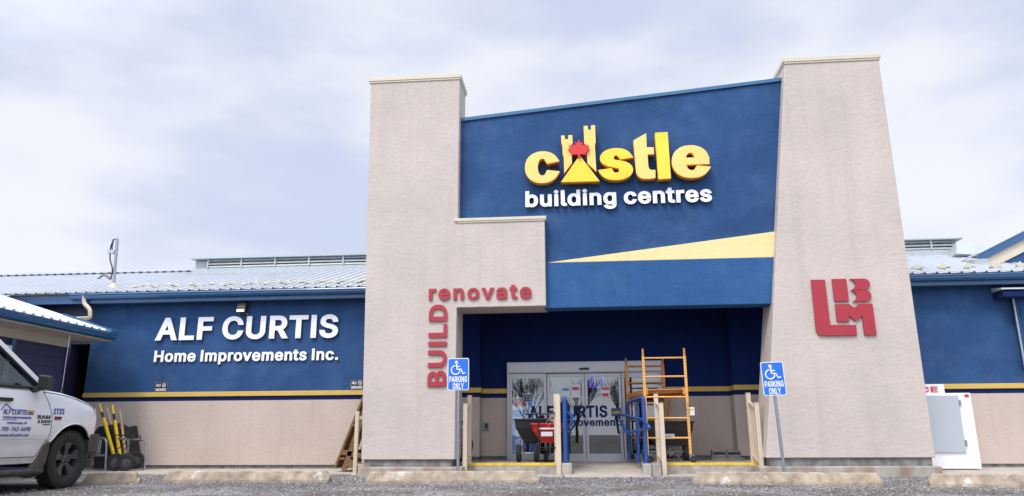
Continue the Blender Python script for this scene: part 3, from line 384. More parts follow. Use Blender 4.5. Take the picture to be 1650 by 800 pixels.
def text(txt, p0, p1, cap, out, depth, m, parent, name='letter', ox=.022, oy=.022, track=0, side=None, joined=False, upv=None, slant=0):
    """letters from p0 to p1 along the baseline, cap = height of a capital in metres, out = direction to the viewer"""
    wt, oy = (GB, .025) if (ox > .0215 and all(c in GB or c == ' ' for c in txt)) else (GM, .016)
    x0, x1, res = lay(txt, wt, track); p0, p1 = Vector(p0), Vector(p1)
    u = (p1 - p0); sx = u.length / (x1 - x0); u.normalize(); out = Vector(out).normalized()
    v = (Vector(upv) if upv else out.cross(u)).normalized(); sy = cap / (.5087 + 2 * oy)
    T = lambda a, b, c: p0 + u * ((a - x0) * sx + (b + oy) * sy * slant) + v * ((b + oy) * sy) + out * c
    if joined: return put_shape([l for _, ls in res for l in ls], T, depth, name, m, parent, side)
    return [put_shape(ls, T, depth, name, m, parent, side) for _, ls in res]
OUT = Vector((0, -1, 0))
def glyph_box(ch, x0, x1, z0, z1, Y, depth, m, side, parent, ox, oy, name='letter', loops=None):
    L = loops or gl_loops(ch, GH)[1]
    a = min(p[0] for l in L for p in l); b = max(p[0] for l in L for p in l); c = min(p[1] for l in L for p in l); d = max(p[1] for l in L for p in l)
    T = lambda u, v, w: Vector((x0 + (u - a) / (b - a) * (x1 - x0), Y - w, z0 + (v - c) / (d - c) * (z1 - z0)))
    return put_shape(L, T, depth, name, m, parent, side)
def trace(pts, Y, depth, m, parent, name, side=None):     # flat shape whose outline is given by photo points, on the upright plane y=Y
    P = [ay(a, b, Y) for a, b in pts]
    return put_shape([[Vector((p.x, p.z)) for p in P]], lambda u, v, w: Vector((u, Y - w, v)), depth, name, m, parent, side)
# ================================================================== GROUND
def wavy(x, y): return .012 * math.sin(x * 1.7 + y * .6) * math.sin(y * 1.3 + 2)
bm = MB(); nx, ny = 60, 40; xs = [-9 + 18 * i / nx for i in range(nx + 1)]; ys = [5 + 8.6 * j / ny for j in range(ny + 1)]
bm.add([(x, y, min(0, wavy(x, y) - .006) if 5 < y < 13.4 and -9 < x < 9 else 0) for y in ys for x in xs], [(j * (nx + 1) + i, j * (nx + 1) + i + 1, (j + 1) * (nx + 1) + i + 1, (j + 1) * (nx + 1) + i) for j in range(ny) for i in range(nx)], True)
L = [(-9, 5), (9, 5), (9, 13.6), (-9, 13.6)]; Q = [(-600, -600), (600, -600), (600, 600), (-600, 600)]
bm.add([(*p, 0) for p in L + Q], [(0, 4, 5, 1), (1, 5, 6, 2), (2, 6, 7, 3), (3, 7, 4, 0)])
G = bpy.data.materials.new('gravelly_asphalt'); G.use_nodes = True; t = G.node_tree; b = t.nodes['Principled BSDF']; b.inputs['Roughness'].default_value = .9; b.inputs['Specular IOR Level'].default_value = .25
co = N(t, 'ShaderNodeTexCoord')
vo = N(t, 'ShaderNodeTexVoronoi'); vo.inputs['Scale'].default_value = 42; t.links.new(co.outputs['Object'], vo.inputs['Vector'])
rr = N(t, 'ShaderNodeValToRGB'); e = rr.color_ramp.elements; e[0].position = 0; e[0].color = (.06, .057, .056, 1); e[1].position = 1; e[1].color = (.42, .40, .385, 1)
m1 = e.new(.55); m1.color = (.175, .168, .165, 1)
sp = N(t, 'ShaderNodeSeparateColor'); t.links.new(vo.outputs['Color'], sp.inputs[0]); t.links.new(sp.outputs[0], rr.inputs[0])
nb = N(t, 'ShaderNodeTexNoise'); nb.inputs['Scale'].default_value = .9; nb.inputs['Detail'].default_value = 6; t.links.new(co.outputs['Object'], nb.inputs['Vector'])
r2 = N(t, 'ShaderNodeValToRGB'); r2.color_ramp.elements[0].position = .42; r2.color_ramp.elements[1].position = .6; r2.color_ramp.elements[0].color = (.62, .58, .53, 1); r2.color_ramp.elements[1].color = (1.05, 1.05, 1.06, 1)
t.links.new(nb.outputs['Fac'], r2.inputs[0]); mm = N(t, 'ShaderNodeMixRGB', blend_type='MULTIPLY'); mm.inputs[0].default_value = 1; t.links.new(rr.outputs[0], mm.inputs[1]); t.links.new(r2.outputs[0], mm.inputs[2]); t.links.new(mm.outputs[0], b.inputs['Base Color'])
bp = N(t, 'ShaderNodeBump'); bp.inputs['Strength'].default_value = .8; bp.inputs['Distance'].default_value = .012; t.links.new(vo.outputs['Distance'], bp.inputs['Height']); bp.invert = True; t.links.new(bp.outputs[0], b.inputs['Normal'])
struct(bm.build('ground', G))
# loose stones over the lot
STONE = mat('loose_stone', (.30, .29, .285), .9)
t = STONE.node_tree; ge = N(t, 'ShaderNodeNewGeometry'); r4 = N(t, 'ShaderNodeValToRGB'); t.links.new(ge.outputs['Random Per Island'], r4.inputs[0]); t.links.new(r4.outputs[0], t.nodes['Principled BSDF'].inputs['Base Color'])
r4.color_ramp.elements[0].color = (.10, .095, .095, 1); r4.color_ramp.elements[1].color = (.46, .445, .435, 1); r4.color_ramp.elements.new(.6).color = (.22, .21, .215, 1)
bm = MB(); ico = [(0, 0, .6), (.9, 0, 0), (0, .9, 0), (-.9, 0, 0), (0, -.9, 0), (.1, .1, -.5)]; fi = [(0, 1, 2), (0, 2, 3), (0, 3, 4), (0, 4, 1), (5, 2, 1), (5, 3, 2), (5, 4, 3), (5, 1, 4)]
for i in range(16000):
    x = random.uniform(-7.5, 7.5); y = random.triangular(8.0, 13.3, 11.8)
    if math.sin(x * 2.1 + y) + math.sin(y * 3.1 - x * .8) + random.uniform(-1, 1) < -.7 and y < 10.5: continue
    s = random.uniform(.006, .017) * (1.25 if random.random() < .08 else 1); a = random.uniform(0, 6.28); ca, sa = math.cos(a), math.sin(a); k = random.uniform(.6, 1)
    bm.add([(x + (u * ca * k - v * sa) * s, y + (u * sa * k + v * ca) * s, .001 + w * s) for u, v, w in ico], fi)
tag(bm.build('loose_gravel', STONE, recalc=False), 'loose grey gravel scattered over the parking lot in front of the store', 'gravel', kind='stuff')
WALKC = mat('walkway_concrete', (.46, .41, .345), .92, var=.25, vscale=3, bump=.3, bscale=50)
bm = MB(); bm.box(-10.2, -3.0, 13.2, 15.02, -.05, .03); bm.box(5.3, 14, 12.9, 15.02, -.05, .035)
struct(bm.build('pavement', WALKC, bevel=.01))

# ================================================================== STORE BUILDING
YW = 15.0
zg1 = ay(400, 631, YW).z; zg0 = ay(400, 638.5, YW).z; zn0 = ay(400, 645.5, YW).z
store = thing('store_building', (0, 15, 0), 'long single storey blue and taupe store with white metal roof', 'building')
xl = ay(134, 640, YW).x; xr = 12.5; PT = 3.58
dl, dr = ay(817.5, 600, YW).x, ay(1066, 600, YW).x; dtop = ay(940, 583.5, YW).z
def wall_run(name_low, x0, x1, z0=0.10, y0=YW, y1=YW + .3):
    bm = MB(); bm.box(x0, x1, y0, y1, z0, zn0); bm.build('lower_wall', TAUPE, store)
    bm = MB(); bm.box(x0, x1, y0 + .004, y1, zn0, zg0); bm.build('painted_stripe', NAVY, store)
    bm = MB(); bm.box(x0, x1, y0 - .035, y1, zg0, zg1); bm.build('gold_band', GOLD, store, bevel=.006)
wall_run('', xl, -2.7); wall_run('', 4.4, xr)
bm = MB(); bm.box(xl, -2.7, YW, YW + .3, zg1, PT); bm.build('upper_wall', BLUE, store)
bm = MB(); bm.box(4.4, xr, YW, YW + .3, zg1, PT); bm.build('upper_wall', BLUE, store)
# porch walls each side of and over the doors
wall_run('', -2.7, dl - .0, z0=.26); wall_run('', dr, 4.4, z0=.26)
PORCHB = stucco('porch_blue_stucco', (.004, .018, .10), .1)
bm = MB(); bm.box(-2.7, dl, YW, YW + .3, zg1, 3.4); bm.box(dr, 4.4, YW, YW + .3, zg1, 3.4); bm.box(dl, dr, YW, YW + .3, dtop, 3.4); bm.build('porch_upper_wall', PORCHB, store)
# pilasters
plx = ay(773, 600, 14.6).x; prx = ay(1190, 732, 14.6).x
for x0, x1 in ((-2.75, plx), (prx, 4.6)):
    bm = MB(); bm.box(x0, x1, 14.6, 14.98, .26, zn0); bm.build('pilaster_base', TAUPE, store)
    bm = MB(); bm.box(x0, x1, 14.605, 14.98, zn0, zg0); bm.build('painted_stripe', NAVY, store)
    bm = MB(); bm.box(x0 - .0, x1 + (.03 if x0 < 0 else 0), 14.565, 14.98, zg0, zg1); bm.build('gold_band', GOLD, store, bevel=.006)
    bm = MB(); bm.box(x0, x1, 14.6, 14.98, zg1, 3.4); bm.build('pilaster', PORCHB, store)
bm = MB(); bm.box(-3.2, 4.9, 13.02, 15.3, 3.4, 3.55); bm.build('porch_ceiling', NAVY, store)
# concrete foundation strip
for q in ((xl + .03, -2.75, YW + .03, YW + .28, 0, .10), (4.6, xr, YW + .03, YW + .28, 0, .10), (-2.7, dl, 15.03, 15.3, .15, .26), (dr, 4.4, 15.03, 15.3, .15, .26), (-2.7, plx - .02, 14.64, 14.95, .15, .26), (prx + .02, 4.5, 14.64, 14.95, .15, .26)):
    bm = MB(); bm.box(*q); bm.build('foundation', CONCD, store)
# soffit, fascia, frieze, gutter
EY = 14.60; ez1 = ay(560, 463.5, EY).z; ez0 = ay(560, 474, EY).z
bm = MB(); bm.box(-16, 13, YW - .03, YW + .05, PT - .10, PT + .06); bm.build('frieze_board', TEAL, store, bevel=.008)
bm = MB(); bm.box(-16, 13, EY + .14, YW + .0, ez0 - .02, ez0 + .0); bm.build('soffit', TEAL, store)
bm = MB(); bm.box(-16, 13, EY + .10, EY + .14, ez0 - .07, ez1 + .0); bm.build('fascia', TEAL, store, bevel=.006)
gx0 = ay(113, 470, EY).x
bm = MB()
def gut(x, flip=False): return [(x, EY + .098, ez1 - .01), (x, EY - .02, ez1 - .005), (x, EY - .03, ez1 - .03), (x, EY - .012, ez1 - .05), (x, EY - .012, ez1 - .075), (x, EY + .01, ez1 - .12), (x, EY + .098, ez1 - .12)]
bm.add(gut(gx0) + gut(13), [tuple(range(7)), tuple(range(13, 6, -1))] + [(i, i + 7, (i + 1) % 7 + 7, (i + 1) % 7) for i in range(7)])
bm.build('gutter', TEAL, store)
# ribbed roof
RY, rz = 19.0, ay(400, 437, 19.0).z; ey, ezr = EY + .02, ez1 + .02
bm = MB(); sl_ = (rz - ezr) / (RY - ey)
bm.add([(-17, ey, ezr), (14, ey, ezr), (14, RY, rz), (-17, RY, rz), (-17, RY + 8, rz - 1.6), (14, RY + 8, rz - 1.6), (-17, ey, ezr - .02), (14, ey, ezr - .02)], [(0, 1, 2, 3), (3, 2, 5, 4), (0, 6, 7, 1)])
x = -16.9
while x < 14:
    for k, (dx, h, w) in enumerate(((0, .032, .03),)):
        a0, a1 = (x + dx - w), (x + dx + w)
        bm.add([(a0 - .015, ey - .015, ezr), (a0, ey - .015, ezr + h), (a1, ey - .015, ezr + h), (a1 + .015, ey - .015, ezr), (a0 - .015, RY, rz), (a0, RY, rz + h), (a1, RY, rz + h), (a1 + .015, RY, rz)], [(0, 1, 2, 3), (0, 4, 5, 1), (1, 5, 6, 2), (2, 6, 7, 3)])
    x += .23
bm.build('metal_roof', ROOFM, store, recalc=False)
bm = MB(); x = -16.9      # dark foam closure strip under the rib ends
bm.box(-16.95, 14, ey - .008, ey - .003, ezr - .02, ezr - .001)
while x < 14: bm.add([(x - .022, ey - .018, ezr - .001), (x + .022, ey - .018, ezr - .001), (x + .018, ey - .018, ezr + .022), (x - .018, ey - .018, ezr + .022)], [(0, 1, 2, 3)]); x += .23
tag(bm.build('rib_closure', BLACK, store), None, None, kind='stuff')
bm = MB(); bm.box(-17, 14, RY - .12, RY + .12, rz + .035, rz + .075); x = -17
while x < 14: bm.box(x, x + .12, RY - .135, RY - .12, rz + .01, rz + .035, mi=1); x += .23
bm.build('ridge_cap', [ROOFM, VENTM], store)
# snow guards: pairs of small cream wedges in two rows
def roofz(y): return ezr + (y - ey) * sl_
k = 0; x = -9.75
while x < 10:
    for dx, y in ((0, 15.15), (.14, 15.42)):
        if x + dx < -3.9 or x + dx > 6.3:
            z = roofz(y); bm = MB(); a = x + dx
            bm.add([(a - .10, y, z + .0), (a + .10, y, z + .0), (a, y + .02, z + .13), (a - .06, y + .16, z + .04), (a + .06, y + .16, z + .04)], [(0, 1, 2), (1, 4, 2), (4, 3, 2), (3, 0, 2)])
            bm.box(a - .12, a + .12, y - .02, y + .18, z + .034, z + .04)
            bm.build('snow_guard', SNOWG, store)
    x += .505
# long louvred vent along the ridge
vx0, vx1 = ay(312, 425, 18.4).x, ay(1545, 400, 18.4).x; vz0, vz1 = ay(450, 433, 18.4).z, ay(450, 415.5, 18.4).z
vz0 -= .12
bm = MB(); bm.box(vx0, vx1, 18.5, 20, vz0, vz1 - .02); bm.box(vx0 - .05, vx1 + .08, 18.3, 20.1, vz1, vz1 + .03); bm.box(vx0, vx1, 18.38, 18.5, vz0, vz0 + .17)
vent = bm.build('ridge_vent', VENTM, store)
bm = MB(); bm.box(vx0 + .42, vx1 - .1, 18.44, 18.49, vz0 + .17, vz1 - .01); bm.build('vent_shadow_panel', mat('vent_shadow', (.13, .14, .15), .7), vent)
bm = MB(); z = vz0 + .185
while z < vz1 - .02: bm.add([(vx0 + .42, 18.37, z), (vx1 - .1, 18.37, z), (vx1 - .1, 18.40, z + .052), (vx0 + .42, 18.40, z + .052)], [(0, 1, 2, 3)]); z += .082
x = vx0 + .40
while x < vx1: bm.box(x, x + .04, 18.355, 18.44, vz0 + .17, vz1); x += .93
bm.build('louvre', VENTM, vent)
bm = MB(); a = ay(5, 442, 19.2).x; b2 = ay(190, 440, 19.2).x; bm.box(a, b2, 19.15, 19.5, rz, rz + .13); bm.build('ridge_flashing', VENTM, store)
P = [ay(*q) for q in ((1541, 391, 18.2), (1600, 398, 17.6), (1600, 412, 17.0), (1541, 409, 17.6))]
bm = MB(); bm.add(P + [p + Vector((0, 1.2, -.1)) for p in P], [(0, 1, 2, 3), (7, 6, 5, 4), (0, 4, 5, 1), (1, 5, 6, 2), (2, 6, 7, 3), (3, 7, 4, 0)]); bm.build('vent_end_flashing', VENTM, store)
# downspout
bm = MB(); pts = [ay(135, 476, 14.62), ay(135, 489, 14.62), ay(145, 499, 14.62), ay(145, 513, 14.62), ay(118, 514, 14.55)]
bm.tube(rround(pts, .06), .045, 4); bm.build('downspout', CREAMF, store)
bm = MB(); q = pts[-1]; bm.tube([q + Vector((-.02, 0, 0)), q + Vector((.03, 0, 0))], .047, 4); bm.build('downspout_mouth', BLACK, store)
# siding wall left of the stucco, with a deep dark passage below
bm = MB(); bm.box(-17, xl, YW + .02, YW + .3, 2.62, PT)
bm.box(-17, xl - .45, YW + .02, YW + .3, 0, 2.62); bm.build('siding_wall', SIDING, store)
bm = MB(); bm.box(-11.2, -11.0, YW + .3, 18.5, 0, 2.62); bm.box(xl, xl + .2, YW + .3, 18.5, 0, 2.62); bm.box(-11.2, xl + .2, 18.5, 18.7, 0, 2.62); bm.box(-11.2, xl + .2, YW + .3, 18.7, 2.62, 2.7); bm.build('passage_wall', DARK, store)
# interior room behind the doors
ROOMW = mat('shop_interior_wall', (.16, .16, .155), .8, var=.3); TILE = mat('shop_floor', (.18, .17, .16), .35, var=.2)
bm = MB(); bm.box(-4.5, 4.5, 21, 21.1, .1, 3.0); bm.box(-4.6, -4.5, 15.3, 21, .1, 3.0); bm.box(4.5, 4.6, 15.3, 21, .1, 3.0); bm.build('interior_wall', ROOMW, store)
bm = MB(); bm.box(-4.5, 4.5, 15.3, 21, .1, .16); bm.build('interior_floor', TILE, store)
bm = MB(); bm.box(-4.5, 4.5, 15.3, 21, 3.0, 3.1); bm.build('interior_ceiling', ROOMW, store)
# blue neon-lit frame inside over the doors
NEON = emis('violet_tube_light', (.16, .12, 1.0), 2.2)
bm = MB(); a = ay(950, 598, 15.6); c = ay(972, 624, 15.6)
bm.tube([(a.x, 15.6, a.z), (a.x, 15.6, c.z), (c.x, 15.6, c.z), (c.x, 15.6, a.z)], .014, 6, closed=True); bm.tube([(a.x + .1, 15.6, a.z), (a.x + .1, 15.6, c.z)], .014, 6)
tag(bm.build('window_light', NEON), 'violet tube light glowing inside behind the top of the sliding door', 'light')

# ------------------------------------------------------------------ entrance doors (part of the store)
ent = MB().build('sliding_entrance', ALU, store); FY = YW - .05; zb = .19
xs_ = [dl] + [ay(p, 660, FY).x for p in (881.5, 943, 1003)] + [dr]
hz0 = ay(940, 601, FY).z
bm = MB(); bm.box(dl, dl + .05, FY - .04, YW + .15, zb, dtop); bm.box(dr - .05, dr, FY - .04, YW + .15, zb, dtop); bm.box(dl, dr, FY - .06, YW + .15, hz0, dtop - .0); bm.box(dl + .01, dr - .01, FY - .075, FY - .05, hz0 + .015, dtop - .02)
bm.box(dl, dr, FY, YW + .15, zb - .04, zb + .01)
bm.build('door_frame', ALU, ent, bevel=.004)
bm = MB(); a = ay(933, 590, FY - .09); bm.box(a.x, a.x + .2, FY - .10, FY - .07, hz0 + .05, hz0 + .095); bm.build('motion_sensor', BLACK, ent, bevel=.01)
for i in range(4):
    x0, x1 = xs_[i] + (.045 if i == 0 else .004), xs_[i + 1] - (.045 if i == 3 else .004); yy = FY + (.03 if i in (1, 2) else -.02); st = .055; top = hz0 - .005
    bm = MB(); bm.box(x0, x0 + st, yy, yy + .04, zb, top); bm.box(x1 - st, x1, yy, yy + .04, zb, top); bm.box(x0 + st, x1 - st, yy + .002, yy + .038, top - (.10 if i in (0, 3) else .07), top); bm.box(x0 + st, x1 - st, yy + .002, yy + .038, zb, zb + .11)
    bm.build('door_panel', ALU, ent, bevel=.003)
    bm = MB(); bm.box(x0 + st - .004, x1 - st + .004, yy + .017, yy + .023, zb + .1, top - .06); bm.build('door_glass', GLASS, ent)
    if i in (1, 2):
        xx = x1 - st / 2 if i == 1 else x0 + st / 2; bm = MB(); bm.lathe((xx, yy - .003, 1.17), (0, -1, 0), [(.0, .012), (.014, .012), (.016, 0)], 12); bm.build('door_lock', BLACK, ent)
# words on the glass
GY = FY - .01
def gtext(txt, a, b_, px_cap, m, ox=.018, parent=ent, Y=GY, joined=True, name='glass_lettering'):
    p, q = ay(*a, Y), ay(*b_, Y); q.z = (p.z + q.z) / 2; p.z = q.z
    cap = ay(a[0], a[1] - px_cap, Y).z - ay(a[0], a[1], Y).z
    return text(txt, p, q, cap, OUT, .003, m, parent, name, ox=ox, oy=ox, joined=joined)
DECG = mat('glass_lettering_navy', (.008, .022, .09), .7, spec=.1)
gtext('ALF CURTIS', (852, 673), (979, 673), 19, DECG, .03); gtext('Home Improvements', (847, 687), (1007, 687), 12, DECG, .03)
PAPER = mat('white_paper', (.62, .64, .66), .6, var=.05); PAPERR = mat('red_poster', (.5, .12, .12), .6); PAPERB = mat('blue_sticker', (.05, .2, .45), .5)
def paper(x0, y0, x1, y1, m, name='notice', Y=GY + .012):
    a, c = ay(x0, y0, Y), ay(x1, y1, Y); bm = MB(); bm.box(a.x, c.x, Y - .002, Y, min(a.z, c.z), max(a.z, c.z)); return bm.build(name, m, ent)
paper(904, 622, 919, 641, PAPER); paper(920, 620, 935, 641, PAPER); n_ = paper(968, 623, 983, 640, PAPER)
for k, (x0, y0, x1, y1, mm) in enumerate(((969, 624, 982, 629, PAPERR), (970, 634, 981, 639, DECR), (826, 605, 836, 610, PAPERB), (842, 634, 859, 648, PAPER), (906, 626, 917, 630, PAPERB), (922, 624, 933, 629, DECR), (985, 658, 1001, 671, DECB))):
    paper(x0, y0, x1, y1, mm, 'notice', GY + (.012 if k in (2, 3, 6) else .009))
for j in range(4): paper(844, 636.5 + j * 2.8, 857, 638 + j * 2.8, DECB, 'notice_line', GY + .009)
gtext('castle', (986, 667), (1000, 667), 5, GOLD, .03, Y=GY + .006)

# ------------------------------------------------------------------ portal: piers, arm, sign wall, beam
YP = 12.6; YB = 13.32
portal = thing('entrance_portal', (0, 13, 0), 'tall entrance portal with two beige stucco piers and a blue sign wall', 'entrance')
def W_(px, py, Y=YP): p = ay(px, py, Y); return (p.x, p.z)
zf = ay(660, 741, YP).z
topl = ay(597, 131.5, YP).z; topr = ay(736, 127, YP).z; zt = (topl + topr) / 2
xa0 = W_(582, 741)[0]; xa1 = W_(597, 131)[0]; xb = (W_(736, 127)[0] + W_(738, 741)[0]) / 2; xc = W_(878.5, 420)[0]
za = (W_(738, 357)[1] + W_(878, 354)[1]) / 2; zb_ = (W_(738, 496)[1] + W_(878, 493)[1]) / 2
bm = MB(); poly = [(xa0, zf), (xb, zf), (xb, zb_), (xc, zb_), (xc, za), (xb, za), (xb, zt), (xa1, zt)]
bm.prism(poly, YP, YB); bm.build('left_pier', BEIGE, portal, bevel=.012)
bm = MB(); bm.box(xa1 - .03, xb + .03, YP - .03, YB + .03, zt, zt + .075); bm.box(xa1 - .015, xb + .015, YP - .018, YB + .018, zt - .035, zt); bm.build('pier_cap', CREAMF, portal, bevel=.004)
bm = MB(); bm.box(xb - .06, xc + .03, YP - .03, YB + .03, za, za + .055); bm.box(xb + .0, xc + .015, YP - .018, YB + .018, za - .03, za); bm.build('arm_cap', CREAMF, portal, bevel=.004)
r_tl, r_tr = W_(1264.5, 101), W_(1417, 94); r_br, r_bl = W_(1506, 737), W_(1234.5, 735); zr_ = (r_tl[1] + r_tr[1]) / 2; zrb = (r_br[1] + r_bl[1]) / 2 - .02
rxr = (r_tr[0] + r_br[0]) / 2
bm = MB(); bm.prism([(r_bl[0], zrb), (rxr, zrb), (rxr, zr_), (r_tl[0], zr_)], YP, YB + .03); bm.build('right_pier', BEIGE, portal, bevel=.012)
bm = MB(); bm.box(r_tl[0] - .03, rxr + .03, YP - .03, YB + .06, zr_, zr_ + .075); bm.box(r_tl[0] - .015, rxr + .015, YP - .018, YB + .048, zr_ - .035, zr_); bm.build('pier_cap', CREAMF, portal, bevel=.004)
# foundations
for x0, x1, z in ((xa0 + .04, xb - .06, zf), (r_bl[0] + .05, rxr - .04, zrb)):
    bm = MB(); bm.box(x0, x1, YP + .04, YB - .04, .1, z + .0); bm.build('pier_foundation', CONCD, portal)
RUST = mat('rust_stained_concrete', (.38, .35, .30), .9, var=.2, vscale=5, bump=.5, bscale=45)
t = RUST.node_tree; b = t.nodes['Principled BSDF']; old = b.inputs['Base Color'].links[0].from_socket; co = N(t, 'ShaderNodeTexCoord'); ms = N(t, 'ShaderNodeMapping'); ms.inputs['Scale'].default_value = (3.2, 3.2, 1.0); t.links.new(co.outputs['Object'], ms.inputs[0])
n3 = N(t, 'ShaderNodeTexNoise'); n3.inputs['Scale'].default_value = 1.2; n3.inputs['Detail'].default_value = 5; t.links.new(ms.outputs[0], n3.inputs['Vector']); r3 = N(t, 'ShaderNodeValToRGB'); r3.color_ramp.elements[0].position = .48; r3.color_ramp.elements[1].position = .62; r3.color_ramp.elements[0].color = (0, 0, 0, 1); r3.color_ramp.elements[1].color = (.6, .6, .6, 1); t.links.new(n3.outputs['Fac'], r3.inputs[0])
mm = N(t, 'ShaderNodeMixRGB'); t.links.new(r3.outputs[0], mm.inputs[0]); t.links.new(old, mm.inputs[1]); mm.inputs[2].default_value = (.22, .11, .055, 1); t.links.new(mm.outputs[0], b.inputs['Base Color'])
for x0, x1 in ((xa0 - .02, xb + .14), (r_bl[0] - .15, rxr + .03)):
    bm = MB(); bm.box(x0, x1, YP - .12, YB + .1, -.1, .155); bm.build('pier_footing', RUST, portal, bevel=.015)
# sign wall
YS = 12.80
s0, s1 = ay(738, 197, YS), ay(1256, 133, YS); slope = (s1.z - s0.z) / (s1.x - s0.x); bzt = (ay(882, 423, YS).z + ay(1243, 418, YS).z) / 2
def top(x): return s0.z + (x - s0.x) * slope
x0, x1 = xb - .05, r_tl[0] + .1
bm = MB(); bm.prism([(x0, bzt - .05), (x1, bzt - .05), (x1, top(x1)), (x0, top(x0))], YS, YS + .38); bm.build('sign_wall', BLUE, portal)
bm = MB(); bm.prism([(x0 + .06, top(x0)), (x1 - .1, top(x1)), (x1 - .1, top(x1) + .07), (x0 + .06, top(x0) + .07)], YS - .035, YS + .42); bm.build('coping', TEAL2, portal, bevel=.004)
bz0 = (ay(882, 497, 12.74).z + ay(1238, 490, 12.74).z) / 2
bm = MB(); bm.box(xc - .03, ay(1236, 480, 12.74).x + .28, 12.74, 13.10, bz0, bzt + .0); bm.build('beam', BEAMB, portal, bevel=.012)
wpts = [(879, 423.5), (1246, 373.5), (1246, 417), (1000, 420.5)]
P = [ay(a, c, 12.76) for a, c in wpts]
bm = MB(); bm.prism([(P[0].x, bzt + .0), (P[2].x + .05, bzt + .0), (P[1].x + .05, P[1].z)], 12.745, YS + .01); bm.build('gold_wedge', WEDGE, portal, bevel=.006)

# ------------------------------------------------------------------ porch platform, ramp, curbs (ground works)
PF = 13.1; PZ = .19
bm = MB(); xpl = ay(905, 750, PF).x; xpr = ay(1047, 750, PF).x
bm.box(-2.2, xpl, PF, 15.1, -.05, PZ); bm.box(xpr, 4.2, PF, 15.1, -.05, PZ)
struct(bm.build('porch_slab', CONC, bevel=.012))
bm = MB(); bm.box(-2.0, xpl - .03, PF + .03, PF + .12, PZ + .001, PZ + .005); bm.box(xpr + .25, 3.25, PF + .03, PF + .12, PZ + .001, PZ + .005)
bm.box(-2.0, xpl - .03, PF - .004, PF + .03, PZ - .035, PZ + .005); bm.box(xpr + .25, 3.25, PF - .004, PF + .03, PZ - .035, PZ + .005)
struct(bm.build('painted_edge_line', mat('road_yellow', (.78, .50, .02), .7, var=.3, vscale=9)))
bm = MB(); RX0, RX1 = ay(921, 764, 12.5).x, ay(1043, 764, 12.5).x
bm.add([(RX0 - .1, 12.45, .002), (RX1 + .05, 12.45, .002), (xpr, PF, .055), (xpl, PF, .055), (xpr, 15.02, PZ - .03), (xpl, 15.02, PZ - .03), (xpr, 15.02, -.1), (xpl, 15.02, -.1), (RX0 - .1, 12.45, -.1), (RX1 + .05, 12.45, -.1)], [(0, 1, 2, 3), (3, 2, 4, 5), (0, 8, 9, 1), (3, 5, 7, 8, 0), (1, 9, 6, 4, 2)])
struct(bm.build('ramp', WALKC, recalc=True))
bm = MB()
a, c = ay(905.5, 760, 12.75).x, ay(922, 760, 12.75).x; bm.box(a, c, 12.72, PF + .02, -.05, PZ + .015)
q0, q1 = ay(1036, 760, 12.6).x, ay(1066, 760, 12.6).x; bm.box(q0 + .155, q1, 12.62, PF + .01, -.05, PZ + .01)
ax0 = ay(1011, 742, 14.6).x
bm.add([(q0, 12.62, PZ + .008), (q0 + .15, 12.62, PZ + .008), (xpr + .1, 14.98, PZ + .008), (xpr - .03, 14.98, PZ + .008), (q0, 12.62, -.05), (q0 + .15, 12.62, -.05), (xpr + .1, 14.98, -.05), (xpr - .03, 14.98, -.05)], [(0, 1, 2, 3), (4, 7, 6, 5), (0, 4, 5, 1), (1, 5, 6, 2), (2, 6, 7, 3), (3, 7, 4, 0)])
struct(bm.build('kerb', CONC, bevel=.02))
bm = MB(); bm.box(-2.1, xpl + .02, 12.55, PF, -.05, .012); bm.box(q1, 3.2, 12.55, PF, -.05, .012); struct(bm.build('apron', WALKC))

# ================================================================== WINGS
wl = thing('side_wing', (-13, 10, 0), 'plum sided wing with blue gutter and white roof left of the store', 'building')
ZE = 2.70; XE = -9.62; XW = -10.25; YE = 14.40
bm = MB(); bm.box(-16, XW, 3, 13.98, 0, 2.42)
z = .1
while z < 2.4: bm.add([(XW + .018, 3, z), (XW + .018, 13.88, z), (XW + .004, 13.88, z + .19), (XW + .004, 3, z + .19), (XW, 3, z), (XW, 13.88, z)], [(0, 1, 2, 3), (0, 4, 5, 1)]); z += .19
bm.build('siding_wall', SIDING, wl, recalc=False)
bm = MB(); bm.box(XW, XW + .03, 13.94, 13.99, 0, 2.42); bm.build('corner_trim', SIDING, wl)
bm = MB(); bm.box(-16, XE + .02, 2.8, YE, 2.585, 2.60); bm.build('soffit', SOFF, wl)
bm = MB(); bm.box(XW + .0, XW + .04, 3, 13.99, 2.42, 2.585); bm.build('frieze_board', SOFF, wl)
bm = MB(); prof = [(XE, 2.60), (XE + .02, 2.60), (XE + .10, 2.63), (XE + .11, 2.68), (XE + .125, 2.70), (XE + .125, 2.745), (XE + .0, 2.745)]
bm.add([(x, 2.8, z) for x, z in prof] + [(x, YE, z) for x, z in prof], [tuple(range(7)), tuple(range(13, 6, -1))] + [(i, i + 7, (i + 1) % 7 + 7, (i + 1) % 7) for i in range(7)]); bm.build('gutter', TEAL, wl)
bm = MB(); xe = XE + .09; ze = 2.76; xrg, zrg = -13.0, 2.76 + 3.59 * .300
bm.add([(xe, 2.7, ze), (xe, YE + .02, ze), (xrg, YE + .02, zrg), (xrg, 2.7, zrg), (-16.5, 2.7, ze), (-16.5, YE, ze), (xe, 2.7, ze - .025), (xe, YE + .02, ze - .025), (xrg, YE + .02, zrg - .025)], [(0, 1, 2, 3), (3, 2, 5, 4), (0, 6, 7, 1), (1, 7, 8, 2)])
y = 2.8
